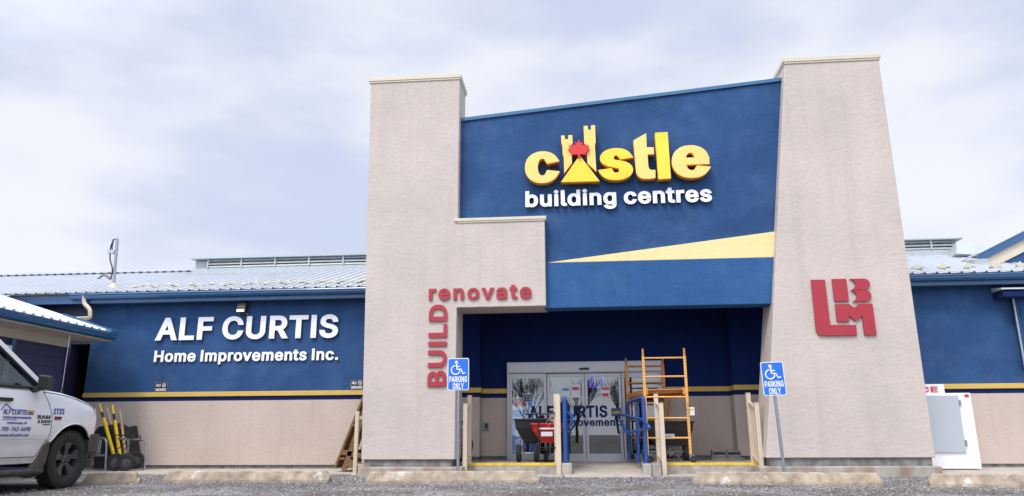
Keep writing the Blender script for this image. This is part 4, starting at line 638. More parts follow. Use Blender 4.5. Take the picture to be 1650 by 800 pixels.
while y < YE:
    a0, a1 = y - .03, y + .03
    bm.add([(xe + .01, a0 - .012, ze), (xe + .01, a0, ze + .03), (xe + .01, a1, ze + .03), (xe + .01, a1 + .012, ze), (xrg, a0 - .012, zrg), (xrg, a0, zrg + .03), (xrg, a1, zrg + .03), (xrg, a1 + .012, zrg)], [(0, 1, 2, 3), (0, 4, 5, 1), (1, 5, 6, 2), (2, 6, 7, 3)]); y += .23
bm.build('metal_roof', ROOFM, wl, recalc=False)
bm = MB(); bm.add([(XE + .12, YE + .025, 2.66), (XE + .12, YE + .025, 2.80), (XE - 1.0, YE + .025, 2.80 + .36), (XE - 1.0, YE + .025, 2.66 + .2), (XE + .12, YE - .2, 2.66), (XE + .12, YE - .2, 2.80), (XE - 1.0, YE - .2, 2.80 + .36), (XE - 1.0, YE - .2, 2.66 + .2)], [(0, 1, 2, 3), (7, 6, 5, 4), (0, 4, 5, 1), (1, 5, 6, 2), (2, 6, 7, 3), (3, 7, 4, 0)]); bm.build('end_flashing', TEAL2, wl)
w0, w1 = ax(19, 556, XW + .05), ax(0, 533, XW + .05); wy1 = w0.y; wy0 = wy1 - 1.5; wz1 = 2.28; wz0 = 1.1
wf = MB(); wf.box(XW + .012, XW + .07, wy1 - .07, wy1, wz0, wz1); wf.box(XW + .012, XW + .07, wy0, wy0 + .07, wz0, wz1); wf.box(XW + .012, XW + .07, wy0 + .07, wy1 - .07, wz1 - .07, wz1); wf.box(XW + .012, XW + .07, wy0 + .07, wy1 - .07, wz0, wz0 + .07); wf.box(XW + .02, XW + .06, (wy0 + wy1) / 2 - .03, (wy0 + wy1) / 2 + .03, wz0 + .07, wz1 - .07)
wn = wf.build('window', WHITE, wl, bevel=.004); bm = MB(); bm.box(XW + .02, XW + .028, wy0 + .06, wy1 - .06, wz0 + .06, wz1 - .06); bm.build('window_pane', CARGLASS, wn)
bm = MB(); bm.box(XW + .015, XW + .045, wy1, wy1 + .10, wz0 - .1, wz1 + .14); bm.build('window_casing', TEAL, wn)
bm = MB(); y = wy0 + .08
while y < wy1 - .1: bm.box(XW + .013, XW + .018, y, y + .04, wz0 + .07, wz1 - .07); y += .055
bm.build('vertical_blind', mat('blind', (.35, .34, .32), .8), wn)

wr = thing('roof_gable', (9, 16, 3.5), 'small blue gable with cream soffit rising from the roof at right', 'gable')
GYp = 16.0; g0, g1 = ay(1576, 410, GYp), ay(1650, 372.5, GYp); gs = (g1.z - g0.z) / (g1.x - g0.x); gx, gz = g0.x, g0.z; HX = 2.6
def rake(off0, off1, y0, y1, name, m, sgn=1):
    bm = MB(); X = lambda d: (gx + HX) + sgn * d
    for s in (-1, 1):
        c = gx + HX; P = [(c + s * HX, gz - off0), (c, gz + gs * HX - off0), (c, gz + gs * HX - off1), (c + s * HX, gz - off1)]
        bm.prism(P, y0, y1)
    return bm.build(name, m, wr, recalc=True)
rake(-.03, .0, GYp - .05, GYp + .8, 'metal_roof', ROOFM); rake(.0, .17, GYp - .03, GYp + .02, 'rake_fascia', TEAL); rake(.165, .42, GYp + .03, GYp + .06, 'rake_trim_board', CREAMF)
bm = MB(); c = gx + HX; bm.prism([(gx + .25, gz - .1), (c, gz + gs * HX - .14), (c + HX - .25, gz - .1), (c + HX - .25, gz - .7), (gx + .25, gz - .7)], GYp + .062, GYp + 2.0); bm.build('gable_wall', BLUE, wr)
bm = MB(); bm.box(gx - .12, gx + .16, GYp - .04, GYp + .4, gz - .24, gz - .11); bm.build('rake_return', VENTM, wr)

aw = thing('side_bay', (10, 14.6, 2), 'dark blue projecting bay with low roof at the right edge', 'bay')
bx = (ay(1634, 490, 14.86).x + ay(1646, 560, 14.86).x) / 2; ex = ay(1613, 463, 14.62).x; ezb = ay(1613, 464, 14.62).z
bm = MB(); bm.add([(ex, 14.62, ezb), (12.5, 14.62, ezb - .04), (12.5, 14.97, ezb + .06), (ex, 14.97, ezb + .06), (ex, 14.62, ezb - .03), (12.5, 14.62, ezb - .07), (12.5, 14.97, ezb - .03), (ex, 14.97, ezb - .03)], [(0, 1, 2, 3), (4, 7, 6, 5), (0, 4, 5, 1), (1, 5, 6, 2), (2, 6, 7, 3), (3, 7, 4, 0)]); bm.build('bay_roof', ROOFM, aw)
bm = MB(); bm.box(ex + .02, 12.5, 14.63, 14.97, ezb - .17, ezb - .072); bm.build('bay_fascia', NAVY, aw)
zbb = ay(1645, 594, 14.86).z
bm = MB(); bm.box(bx + .02, 12.5, 14.88, 14.98, zbb, ezb - .17); z = zbb + .05
for i in range(6): bm.box(bx + .1 + i * .25, bx + .12 + i * .25, 14.862, 14.88, zbb, ezb - .18)
bm.build('bay_wall', BLUE, aw)
bm = MB(); bm.tube([(bx, 14.86, zbb), (bx, 14.86, ezb - .17)], .018, 6); bm.build('bay_corner_trim', VENTM, aw)
# ================================================================== SIGNS ON THE WALLS
def sline(root, txt, a, b_, cappx, Y, depth, m, side=None, ox=.022, track=0, standoff=.02, name='letter', slant=0, oy=None):
    Yf = Y - standoff; p, q = ay(*a, Yf), ay(*b_, Yf)
    mid = ((a[0] + b_[0]) / 2, (a[1] + b_[1]) / 2); cap = (ay(mid[0], mid[1] - cappx, Yf) - ay(*mid, Yf)).z
    return text(txt, p, q, cap, OUT, depth, m, root, name, ox=ox, oy=ox if oy is None else oy, track=track, side=side, slant=slant)
GREYR = mat('letter_return_grey', (.25, .25, .30), .5)
t_ = thing('letter_sign', ay(400, 520, YW), 'large white raised letters ALF CURTIS on the blue wall', 'sign')
sline(t_, 'ALF CURTIS', (251, 549.5), (545, 544.5), 36.5, YW, .045, WHITEL, GREYR, ox=.030, standoff=.015)
t_ = thing('letter_sign', ay(400, 575, YW), 'small white raised letters Home Improvements Inc. below the larger ones', 'sign')
sline(t_, 'Home Improvements Inc.', (248.5, 584), (545.5, 580.5), 18.5, YW, .03, WHITEL, GREYR, ox=.024, standoff=.01)
t_ = thing('letter_sign', ay(997, 322, YS), 'white raised letters building centres under the yellow castle lettering', 'sign')
sline(t_, 'building centres', (847, 335.5), (1147, 326.5), 25.5, YS, .06, WHITEL, GREYR, ox=.034, oy=.026, standoff=.02)
t_ = thing('letter_sign', ay(775, 472, YP), 'red raised letters renovate on the arm of the left pier', 'sign')
sline(t_, 'renovate', (691, 484.5), (857, 481.5), 24, YP, .022, SIGNR, None, ox=.030, oy=.020, track=.055, standoff=.012)
t_ = thing('letter_sign', ay(705, 557, YP), 'red raised letters BUILD running up the left pier', 'sign')
p, q = ay(718.5, 623, YP - .012), ay(721.5, 491, YP - .012); p.x = q.x = (p.x + q.x) / 2
capw = ay(720, 560, YP).x - ay(690.5, 560, YP).x
text('BUILD', p, q, capw, OUT, .022, SIGNR, t_, ox=.034, oy=.030, track=.012, upv=(-1, 0, 0))
# castle logo
lg = thing('logo_sign', ay(995, 260, YS), 'yellow raised lettering castle with two towers and a red maple leaf', 'sign')
YL = YS - .06; DL = .17
def zz(x, y): return (820 + x / 4.583, 180 + y / 4.583)
YF = YL - DL
def lbox(ch, xa, xb_, yt, yb, ox=.055, oy=.035, loops=None, m=LETY):
    a, c = ay(*zz((xa), (yt + yb) / 2), YF), ay(*zz(xb_, (yt + yb) / 2), YF); u, d = ay(*zz((xa + xb_) / 2, yt), YF), ay(*zz((xa + xb_) / 2, yb), YF)
    return glyph_box(ch, a.x, c.x, d.z, u.z, YL, DL, m, LETO, lg, ox, oy, loops=loops)
def ltrace(pts, m=LETY, side=LETO, Y0=YL, D=DL, name='letter'):
    P = [ay(*zz(*p), Y0 - D) for p in pts]
    return put_shape([[Vector((p.x, p.z)) for p in P]], lambda u, v, w: Vector((u, Y0 - w, v)), D, name, m, lg, side)
LETYP = mat('pale_gold_letter_face', (.90, .62, .16), .35, var=.12, vscale=1.5)
lbox('c', 118, 375, 294, 528, m=LETYP, ox=.055, oy=.038); lbox('s', 658, 922, 270, 506, ox=.060, oy=.036); lbox('e', 1203, 1490, 248, 490, m=LETYP, ox=.058, oy=.030)
ltrace([(921, 212), (1013, 160), (1018, 264), (1070, 264), (1071, 315), (1024, 316), (1030, 405), (1038, 425), (1055, 432), (1082, 431), (1083, 490), (1040, 497), (985, 495), (955, 478), (940, 450), (936, 400)], m=LETYP)
ltrace([(1080, 156), (1172, 152), (1197, 493), (1103, 500)])
ltrace([(522, 322), (670, 514), (385, 521)])
ltrace([(385, 178), (412, 177), (414, 205), (438, 204), (437, 175), (468, 173), (471, 236), (462, 240), (466, 378), (409, 456), (404, 322), (397, 318), (394, 242), (388, 238)], m=LETYP, name='tower')
ltrace([(552, 106), (582, 105), (585, 135), (608, 134), (606, 103), (636, 101), (641, 232), (634, 238), (646, 446), (580, 380), (572, 245), (557, 240)], m=LETYP, name='tower')
leaf = [(0, 1), (.16, .70), (.35, .80), (.28, .42), (.50, .60), (.56, .48), (.92, .52), (.80, .28), (1, .16), (.62, -.12), (.68, -.30), (.10, -.26), (.10, -.5), (-.10, -.5), (-.10, -.26), (-.68, -.30), (-.62, -.12), (-1, .16), (-.80, .28), (-.92, .52), (-.56, .48), (-.50, .60), (-.28, .42), (-.35, .80), (-.16, .70)]
ltrace([(517 + 80 * u, 292 - 85 * v) for u, v in leaf], m=MAPLE, side=MAPLE, Y0=YL - .10, D=.12, name='maple_leaf')
# monogram on the right pier
mg = thing('monogram_sign', ay(1360, 495, YP), 'red raised L B M monogram on the right pier', 'sign')
def mz(x, y): return (1280 + x / 6.156, 430 + y / 6.156)
def carc(x0, y0, x1, y1, bulge, n=7):
    a, b2 = Vector((x0, y0)), Vector((x1, y1)); m_ = (a + b2) / 2; nrm = Vector(((b2 - a).y, -(b2 - a).x)).normalized(); return [tuple(a * (1 - t) ** 2 + (m_ + nrm * bulge * 2) * 2 * t * (1 - t) + b2 * t * t) for t in [i / n for i in range(n + 1)]]
for pts in ([(165, 130), (303, 128), (357, 578), (612, 578), (622, 680), (275, 683), (245, 676), (228, 660), (217, 630)],
            [(372, 122), (515, 120), (542, 340), (402, 345)],
            [(548, 120), (690, 118), (722, 125), (745, 148), (752, 178), (742, 208), (715, 226), (640, 228), (565, 235), (590, 218), (607, 192), (606, 162), (588, 138)],
            [(568, 238), (700, 232), (738, 242), (762, 270), (765, 305), (748, 332), (715, 343), (582, 347), (608, 330), (622, 305), (618, 275), (600, 252)],
            [(405, 372), (545, 370), (597, 410), (643, 368), (775, 366), (817, 677), (698, 678), (675, 482), (610, 540), (542, 482), (543, 543), (427, 546)]):
    P = [ay(*mz(*p), YP - .04) for p in pts]
    put_shape([[Vector((p.x, p.z)) for p in P]], lambda u, v, w: Vector((u, YP - .008 - w, v)), .032, 'letter', SIGNR, mg)

# wall lamp
lp = ay(391, 497, YW - .1)
w_ = thing('wall_lamp', lp, 'small bronze wall lamp lit above the letters ALF CURTIS', 'lamp')
bm = MB(); bm.add([(lp.x - .09, YW - .02, lp.z - .13), (lp.x + .09, YW - .02, lp.z - .13), (lp.x + .09, YW - .02, lp.z + .13), (lp.x - .09, YW - .02, lp.z + .13), (lp.x - .09, YW - .20, lp.z - .09), (lp.x + .09, YW - .20, lp.z - .09), (lp.x + .09, YW - .16, lp.z + .11), (lp.x - .09, YW - .16, lp.z + .11)], [(0, 1, 2, 3), (7, 6, 5, 4), (0, 4, 5, 1), (1, 5, 6, 2), (2, 6, 7, 3), (3, 7, 4, 0)])
bm.build('lamp_housing', mat('bronze', (.12, .11, .10), .4, .5, var=.1), w_, bevel=.01)
bm = MB(); bm.add([(lp.x - .085, YW - .04, lp.z - .125), (lp.x + .085, YW - .04, lp.z - .125), (lp.x + .08, YW - .20, lp.z - .085), (lp.x - .08, YW - .20, lp.z - .085), (lp.x - .085, YW - .04, lp.z - .12), (lp.x + .085, YW - .04, lp.z - .12), (lp.x + .08, YW - .212, lp.z - .045), (lp.x - .08, YW - .212, lp.z - .045)], [(0, 1, 2, 3), (7, 6, 5, 4), (0, 4, 5, 1), (1, 5, 6, 2), (2, 6, 7, 3), (3, 7, 4, 0)])
bm.build('lamp_lens', LAMPE, w_)
# wall intercom
p = ay(784, 687, 14.98); ib = thing('intercom_box', p, 'grey metal intercom box on the taupe wall left of the doors', 'intercom')
bm = MB(); bm.box(p.x - .06, p.x + .06, YW - .05, YW - .003, p.z - .08, p.z + .08); bm.build('case', GALV, ib, bevel=.008)
bm = MB(); bm.box(p.x - .03, p.x + .03, YW - .056, YW - .05, p.z - .05, p.z + .05); bm.build('button', BLACK, ib)
# no smoking signs
PAPERG = mat('sign_border_grey', (.30, .30, .33), .5)
def nosmoke(cx, cy, label):
    Y = YW - .006; p = ay(cx, cy, Y); root = thing('no_smoking_sign', p, label, 'sign', 'no smoking signs on the blue wall')
    w, h = .13, .092
    bm = MB(); bm.box(p.x - w, p.x + w, Y - .004, Y, p.z - h, p.z + h); bm.build('plate', SBLACK, root); bm = MB(); bm.box(p.x - w - .006, p.x + w + .006, Y + .0005, Y + .003, p.z - h - .006, p.z + h + .006); bm.build('border', PAPERG, root)
    text('NO', (p.x - w + .025, Y - .004, p.z + .012), (p.x - .01, Y - .004, p.z + .012), .055, OUT, .002, WHITEL, root, 'lettering', ox=.02, oy=.02, joined=True)
    text('SMOKING', (p.x - w + .015, Y - .004, p.z - h + .014), (p.x + w - .015, Y - .004, p.z - h + .014), .058, OUT, .002, WHITEL, root, 'lettering', ox=.02, oy=.02, joined=True)
    bm = MB(); c = (p.x + .065, Y - .007, p.z + .04); bm.tube(arc(c, .036, 0, 345, 20), .005, 5, closed=True); bm.tube([(c[0] - .026, c[1], c[2] + .026), (c[0] + .026, c[1], c[2] - .026)], .005, 5); bm.tube([(c[0] - .022, c[1], c[2] - .004), (c[0] + .022, c[1], c[2] - .004)], .004, 5)
    bm.build('symbol', WHITEL, root)
nosmoke(259.5, 624.5, 'black no smoking sign on the open blue wall below Home Improvements Inc.')
nosmoke(575, 620.5, 'black no smoking sign half hidden by the left pier')

# ================================================================== PARKING SIGNS
def parking(base, zc, lean, label, facing=0.0):
    root = thing('parking_sign', base, label, 'sign', 'accessible parking signs')
    b0 = Vector(base); Mx = Matrix.Translation(b0) @ Matrix.Rotation(lean, 4, 'Y') @ Matrix.Rotation(facing, 4, 'Z'); T = lambda x, y, z: Mx @ Vector((x, y, z))
    bm = MB(); bm.tube([T(0, 0, -.05), T(0, 0, zc + .2)], .024, 12); bm.build('post', GALV, root)
    w, h, r = .17, .25, .03
    def rr_(w, h, r, n=6):
        P = []
        for cx, cz, a in ((w - r, h - r, 0), (-w + r, h - r, 90), (-w + r, -h + r, 180), (w - r, -h + r, 270)):
            P += [(cx + r * math.cos(rad(a + 90 * i / n)), zc + cz + r * math.sin(rad(a + 90 * i / n))) for i in range(n + 1)]
        return P
    bm = MB(); bm.prism(rr_(w, h, r), -.032, -.028, T=T); bm.build('border', WHITE, root)
    bm = MB(); bm.prism(rr_(w - .011, h - .011, .022), -.0345, -.0325, T=T); bm.build('plate', SIGNB, root)
    def tx(s_, z, cap, half):
        a, c = T(-half, -.035, z), T(half, -.035, z); o = (Mx.to_3x3() @ Vector((0, -1, 0)))
        text(s_, a, c, cap, o, .002, WHITEL, root, 'lettering', ox=.016, oy=.012, joined=True)
    tx('PARKING', zc - .125, .090, .140); tx('ONLY', zc - .232, .092, .088)
    s = MB()
    def C(x, z): return T(x, -.038, zc + z)
    s.tube([C(-.042 + .068 * math.cos(rad(a)), .062 + .068 * math.sin(rad(a))) for a in range(95, 385, 15)], .0095, 6)
    s.tube([C(-.025, .155), C(-.02, .075), C(.045, .07), C(.075, .005), C(.112, .018)], .0115, 6); s.tube([C(-.023, .118), C(.03, .116)], .0085, 6)
    s.lathe(C(-.03, .185), Mx.to_3x3() @ Vector((0, -1, 0)), [(0, .004), (.022, .004), (.024, -.004)], 16)
    s.build('wheelchair_symbol', WHITEL, root)
    bm = MB()
    bm.lathe(T(0, -.034, zc + .16), Mx.to_3x3() @ Vector((0, -1, 0)), [(0, .008), (.008, .007), (.01, 0)], 8); bm.build('bolt', CHROME, root)
    bm = MB(); bm.lathe(T(0, -.034, zc - .19), Mx.to_3x3() @ Vector((0, -1, 0)), [(0, .008), (.008, .007), (.01, 0)], 8); bm.build('bolt', CHROME, root)
g1 = ay(738, 760, 11.6); parking((g1.x, 11.6, 0), ay(735.5, 603.5, 11.6).z, rad(-.35), 'blue accessible parking sign on a steel post in front of the left pier')
g2 = ay(1264.5, 762, 11.5); parking((g2.x, 11.5, 0), ay(1249, 610.5, 11.5).z, rad(-1.9), 'blue accessible parking sign on a steel post in front of the right pier', rad(3))

# ================================================================== WHEEL STOPS
WSM = mat('wheel_stop_concrete', (.40, .325, .24), .92, var=.45, vscale=6, bump=.5, bscale=55, streak=.15)
t = WSM.node_tree; b = t.nodes['Principled BSDF']; old = b.inputs['Base Color'].links[0].from_socket; co = N(t, 'ShaderNodeTexCoord')
n3 = N(t, 'ShaderNodeTexNoise'); n3.inputs['Scale'].default_value = 3.5; n3.inputs['Detail'].default_value = 6; n3.inputs['Roughness'].default_value = .7; t.links.new(co.outputs['Object'], n3.inputs['Vector'])
r3 = N(t, 'ShaderNodeValToRGB'); r3.color_ramp.elements[0].position = .60; r3.color_ramp.elements[1].position = .66; r3.color_ramp.elements[0].color = (0, 0, 0, 1); r3.color_ramp.elements[1].color = (.8, .8, .8, 1); t.links.new(n3.outputs['Fac'], r3.inputs[0])
mm = N(t, 'ShaderNodeMixRGB'); t.links.new(r3.outputs[0], mm.inputs[0]); t.links.new(old, mm.inputs[1]); mm.inputs[2].default_value = (.62, .58, .52, 1); t.links.new(mm.outputs[0], b.inputs['Base Color'])
def wheel_stop(a, c, label, seed):
    a, c = Vector(a), Vector(c); L_ = (c - a).length; u = (c - a).normalized(); v = Vector((-u.y, u.x, 0)); rnd = random.Random(seed)
    prof = [(0, -.02), (0, .03), (.035, .145), (.05, .155), (.13, .155), (.145, .145), (.18, .03), (.18, -.02)]; n = 40; vs = []; np_ = len(prof)
    for i in range(n + 1):
        t_ = i / n; e_ = min(t_, 1 - t_) * L_; k = 1 if e_ > .055 else .30
        for (d, z) in prof:
            zz_ = z if z < .05 else .03 + (z - .03) * k
            j = rnd.uniform(-.004, .004) + (rnd.uniform(-.022, -.008) if (z > .14 and rnd.random() < .06) else 0)
            vs.append(a + u * (t_ * L_) + v * (d + rnd.uniform(-.002, .002)) + Vector((0, 0, zz_ + j)))
    fs = [tuple(range(np_)), tuple((n) * np_ + k for k in range(np_ - 1, -1, -1))] + [(i * np_ + k, (i + 1) * np_ + k, (i + 1) * np_ + k + 1, i * np_ + k + 1) for i in range(n) for k in range(np_ - 1)]
    bm = MB(); bm.add([p - a for p in vs], fs); o = bm.build('wheel_stop', WSM, None, bevel=.004); o.location = a
    tag(o, label, 'wheel stop', 'concrete wheel stops in front of the store')
def gp(px, py): p = az(px, py, 0); return p
wheel_stop(gp(131, 781), gp(224, 779), 'short visible concrete wheel stop against the front tyre of the white pickup', 1)
wheel_stop(gp(262, 777), gp(529, 777), 'concrete wheel stop below the sign letters Home Improvements Inc.', 2)
wheel_stop(gp(590, 779), gp(869, 777.5), 'chipped concrete wheel stop in front of the left pier', 3)
wheel_stop(gp(1117, 779.5), gp(1424, 783), 'chipped concrete wheel stop in front of the right pier', 4)
e0, e1 = gp(1499, 784), gp(1640, 786); wheel_stop(e0, e0 + (e1 - e0).normalized() * 2.5, 'concrete wheel stop in front of the white ice chest', 5)

# ================================================================== STEP RAILINGS (beige)
def railing(fx, fy, ftop, rx, ry, rtop, rbase, label, mid=True, w=.075):
    root = thing('step_railing', (fx, fy, 0), label, 'railing', 'beige step railings')
    for x, y, z0, z1 in ((fx, fy, 0, ftop), (rx, ry, rbase, rtop)):
        bm = MB(); bm.box(x - w / 2, x + w / 2, y - w / 2, y + w / 2, z0, z1); bm.box(x - w / 2 - .004, x + w / 2 + .004, y - w / 2 - .004, y + w / 2 + .004, z1, z1 + .012); bm.box(x - w / 2 - .025, x + w / 2 + .025, y - w / 2 - .025, y + w / 2 + .025, z0, z0 + .012); bm.build('post', POSTM, root, bevel=.005)
    for k, (a, c) in enumerate(((.16, .16), (None, None))):
        za_, zc_ = (ftop - .10, rtop - .14) if k == 0 else (.17, rbase + .12)
        bm = MB(); bm.bar((fx, fy, za_), (rx, ry, zc_), .045, .05); bm.build('rail', POSTM, root, bevel=.004)
    if mid:
        bm = MB(); mx_, my_ = (fx + rx) / 2, (fy + ry) / 2; bm.box(mx_ - .015, mx_ + .015, my_ - .015, my_ + .015, (.17 + rbase + .12) / 2, (ftop + rtop) / 2 - .12); bm.build('baluster', POSTM, root)
for (f, r, lab) in (((749, 766, 652), (756, 745, 638.5), 'beige step railing between the left pier and the intercom'),
                    ((901, 768, 637), (898, 745, 645), 'beige step railing beside the red spreader'),
                    ((1071, 767, 650.5), (1062, 745, 636), 'beige step railing in front of the orange scaffold'),
                    ((1228, 764, 650), (1214, 745, 634.5), 'beige step railing beside the right pier')):
    fy = 12.86; ry = 13.28
    fb = ay(f[0], f[1], fy); rb = ay(r[0], r[1], ry); ft = ay(f[0], f[2], fy).z; rt = ay(r[0], r[2], ry).z
    if 'red' in lab: railing(fb.x, fy, ft, rb.x - .0, ry, ft + .03, PZ, lab, w=.085)
    else: railing(fb.x, fy, ft, rb.x, ry, rt, PZ, lab)
fb = ay(572, 762, 13.0); railing(fb.x, 13.0, ay(576, 664, 13.0).z, fb.x + .30, 13.1, ay(576, 664, 13.0).z + .02, .03, 'beige railing half hidden behind the left side of the left pier', w=.065)

# ================================================================== BLUE HANDRAILS on the ramp kerbs
def bh(root, name, pts, r, rd=.06): bm = MB(); bm.tube(rround(pts, rd), r, 10); bm.build(name, HBLUE, root)
hr = thing('ramp_handrail', ay(905, 745, 12.9), 'blue tube handrail seen end on left of the ramp', 'handrail', 'blue ramp handrails')
A_ = ay(911.5, 740, 12.85); B_ = ay(904, 738, 14.6); zt1 = ay(911, 641, 12.85).z; zt2 = zt1
B_ = Vector((A_.x + .03, 14.6, PZ)); A_.z = PZ
bm = MB(); bm.box(A_.x - .055, A_.x + .055, A_.y - .055, A_.y + .055, PZ, PZ + .012); bm.build('base_plate', HBLUE, hr)
bm = MB(); bm.tube([A_, (A_.x, A_.y, zt1 - .03)], .038, 10); bm.build('post', HBLUE, hr)
for y in (13.45, 14.05, 14.6): bm = MB(); bm.tube([(A_.x + .01, y, PZ - .0), (A_.x + .01, y, zt1 - .03)], .03, 10); bm.build('post', HBLUE, hr)
bh(hr, 'top_rail', [(A_.x, A_.y - .0, zt1 - .05), (A_.x, A_.y, zt1), (A_.x + .01, 14.6, zt1 + .0), (A_.x + .01, 14.6, zt1 - .2)], .032)
p1, p2, p3 = ay(912, 664, 12.95), ay(925.5, 677, 12.6), ay(906, 697, 12.95)
bh(hr, 'grab_loop', [(A_.x + .04, 14.5, p1.z), (A_.x + .05, 13.2, p1.z - .02), p1 + Vector((.04, 0, 0)), p2, p3 + Vector((.04, 0, 0)), (A_.x + .06, 13.3, p3.z), (A_.x + .05, 14.5, p3.z + .02)], .024, .08)
hr2 = thing('ramp_handrail', ay(1025, 742, 13.5), 'blue tube handrail beside the scaffold right of the ramp', 'handrail', 'blue ramp handrails')
tf, tr_ = ay(1037, 640.5, 12.85), ay(1009, 655, 14.7)
tr_.z = tf.z
bf = Vector((ay(1041, 738, 12.85).x, 12.85, PZ)); br_ = Vector((ay(1015, 733, 14.7).x, 14.7, PZ))
tops = tf.x
for k, t_ in enumerate((0, .42, 1)):
    b0 = bf.lerp(br_, t_); t0 = tf.lerp(Vector((tr_.x, tr_.y, tf.z)), t_); bm = MB(); bm.tube([b0, Vector((b0.x, b0.y, tf.z - .02))], .038 if k == 0 else .034, 10); bm.build('post', HBLUE, hr2)
    bm = MB(); bm.box(b0.x - .06, b0.x + .06, b0.y - .06, b0.y + .06, PZ + .008, PZ + .022); bm.build('base_plate', HBLUE, hr2)
bh(hr2, 'top_rail', [(bf.x, bf.y, tf.z - .06), (bf.x, bf.y, tf.z), (br_.x, br_.y, tf.z), (br_.x, br_.y, tf.z - .06)], .034, .05)
q1_, q2_, q3_, q4_ = ay(998, 667, 14.3), ay(1036, 677, 12.75), ay(1048, 690, 12.5), ay(1010, 698, 13.6)
bh(hr2, 'grab_loop', [q1_ + Vector((0, 0, -.1)), q1_, q2_, q3_, q4_, q1_ + Vector((.02, .0, -.14))], .026, .09)
for a_, b2 in ((q4_, Vector((bf.lerp(br_, .42).x, bf.lerp(br_, .42).y, q4_.z))), (q2_, Vector((bf.x, bf.y, q2_.z)))):
    bm = MB(); bm.tube([a_, b2], .012, 6); bm.build('bracket', HBLUE, hr2)

# ================================================================== SCAFFOLD
sf = thing('rolling_scaffold', ay(1075, 745, 13.3), 'orange steel rolling scaffold on casters with a plywood deck right of the ramp', 'scaffold')
YA, YR = 13.25, 14.85
xA0 = (ay(1034, 575, YA).x + ay(1046, 735, YA).x) / 2; xA1 = (ay(1101, 565, YA).x + ay(1114, 735, YA).x) / 2
ztA = ay(1066, 562, YA).z; zcas = PZ + .145
def hole_post(x, y, m):
    bm = MB(); bm.box(x - .022, x + .022, y - .022, y + .022, zcas, ztA - .13); bm.tube([(x, y, ztA - .13), (x, y, ztA)], .018, 8)
    o = bm.build('post', m, sf, bevel=.003)
    bm = MB(); z = zcas + .08; k = 0
    while z < ztA - .02: bm.lathe((x, y - (.0225 if z < ztA - .13 else .0185), z), (0, -1, 0), [(0, .001), (.0075, .001), (.0075, 0)], 8); z += .055
    tag(bm.build('post_hole', BLACK, sf), None, None)
RO = -.20     # the rear frame stands a little further left
for Y, m, o_ in ((YA, ORANGEL, 0), (YR, ORANGE, RO)):
    for x in (xA0, xA1): hole_post(x + o_, Y, m)
    for py in (577, 607, 640, 674, 706):
        z = ay(1068, py, YA).z
        bm = MB(); bm.tube([(xA0 + .02 + o_, Y, z), (xA1 - .02 + o_, Y, z)], .015, 8); bm.build('rung', m, sf)
zd = ay(1068, 627, YA).z
for x in (xA0 + .03, xA1 - .03):
    bm = MB(); bm.bar((x, YA + .03, zd - .042), (x + RO, YR - .03, zd - .042), .036, .085); bm.box(x - .03, x + .03, YA + .025, YA + .06, zd - .10, zd + .02); bm.box(x + RO - .03, x + RO + .03, YR - .06, YR - .025, zd - .10, zd + .02); bm.build('side_rail', ORANGE, sf, bevel=.004)
bm = MB(); bm.add([(x + (RO if y > 14 else 0), y, z) for z in (zd - .02, zd + .002) for x, y in ((xA0 + .05, YA + .04), (xA1 - .05, YA + .04), (xA1 - .05, YR - .04), (xA0 + .05, YR - .04))], [(0, 1, 2, 3), (4, 7, 6, 5), (0, 4, 5, 1), (1, 5, 6, 2), (2, 6, 7, 3), (3, 7, 4, 0)]); bm.build('deck', PLY, sf)
for i in range(4):
    y = YA + .15 + i * .42; oy_ = RO * (y - YA) / (YR - YA); bm = MB(); bm.box(xA0 + .048 + oy_, xA1 - .048 + oy_, y, y + .04, zd - .06, zd - .021); bm.build('deck_support', ORANGE, sf)
bm = MB(); bm.tube([(xA1 + RO - .02, YR, zd - .7), (xA1 + RO * .6 - .03, YR - .5, zd - .08)], .011, 6); bm.build('brace', ORANGE, sf); bm = MB(); bm.tube([(xA0 + RO, YR, zd - .7), (xA0 + RO * .6, YR - .5, zd - .08)], .011, 6); bm.build('brace', ORANGE, sf)
for x_ in (xA0, xA1):
    for Y in (YA, YR):
        x = x_ + (RO if Y == YR else 0)
        bm = MB(); bm.lathe((x + .035, Y - .03, PZ + .058), (.35, 1, 0), [(.012, -.018), (.05, -.018), (.058, -.010), (.058, .010), (.05, .018), (.012, .018)], 20, closed=True); cs = bm.build('caster', RUB, sf)
        bm = MB(); bm.box(x - .02, x + .055, Y - .03, Y - .024, PZ + .05, PZ + .13); bm.box(x - .02, x + .055, Y + .016, Y + .022, PZ + .05, PZ + .13); bm.box(x - .03, x + .05, Y - .03, Y + .022, PZ + .125, PZ + .14); bm.tube([(x, Y, PZ + .135), (x, Y, PZ + .17)], .018, 8); bm.build('caster_fork', STEEL, cs)
p = ay(1115, 663, YA - .03); bm = MB(); bm.box(p.x - .04, p.x + .04, YA - .05, YA - .045, p.z - .07, p.z + .07); bm.build('hang_tag', PAPER, sf)
bm = MB(); bm.box(p.x - .03, p.x + .03, YA - .053, YA - .050, p.z + .01, p.z + .05); bm.build('tag_print', YEL, sf)
bm = MB(); bm.tube(rround([(xA1 - .03, YA - .02, p.z + .17), (xA1 - .09, YA - .05, p.z + .12), (p.x - .07, YA - .05, p.z), (p.x, YA - .047, p.z + .06), (xA1, YA - .03, p.z + .12)], .04), .005, 5); bm.build('tie_wire', BLACK, sf)

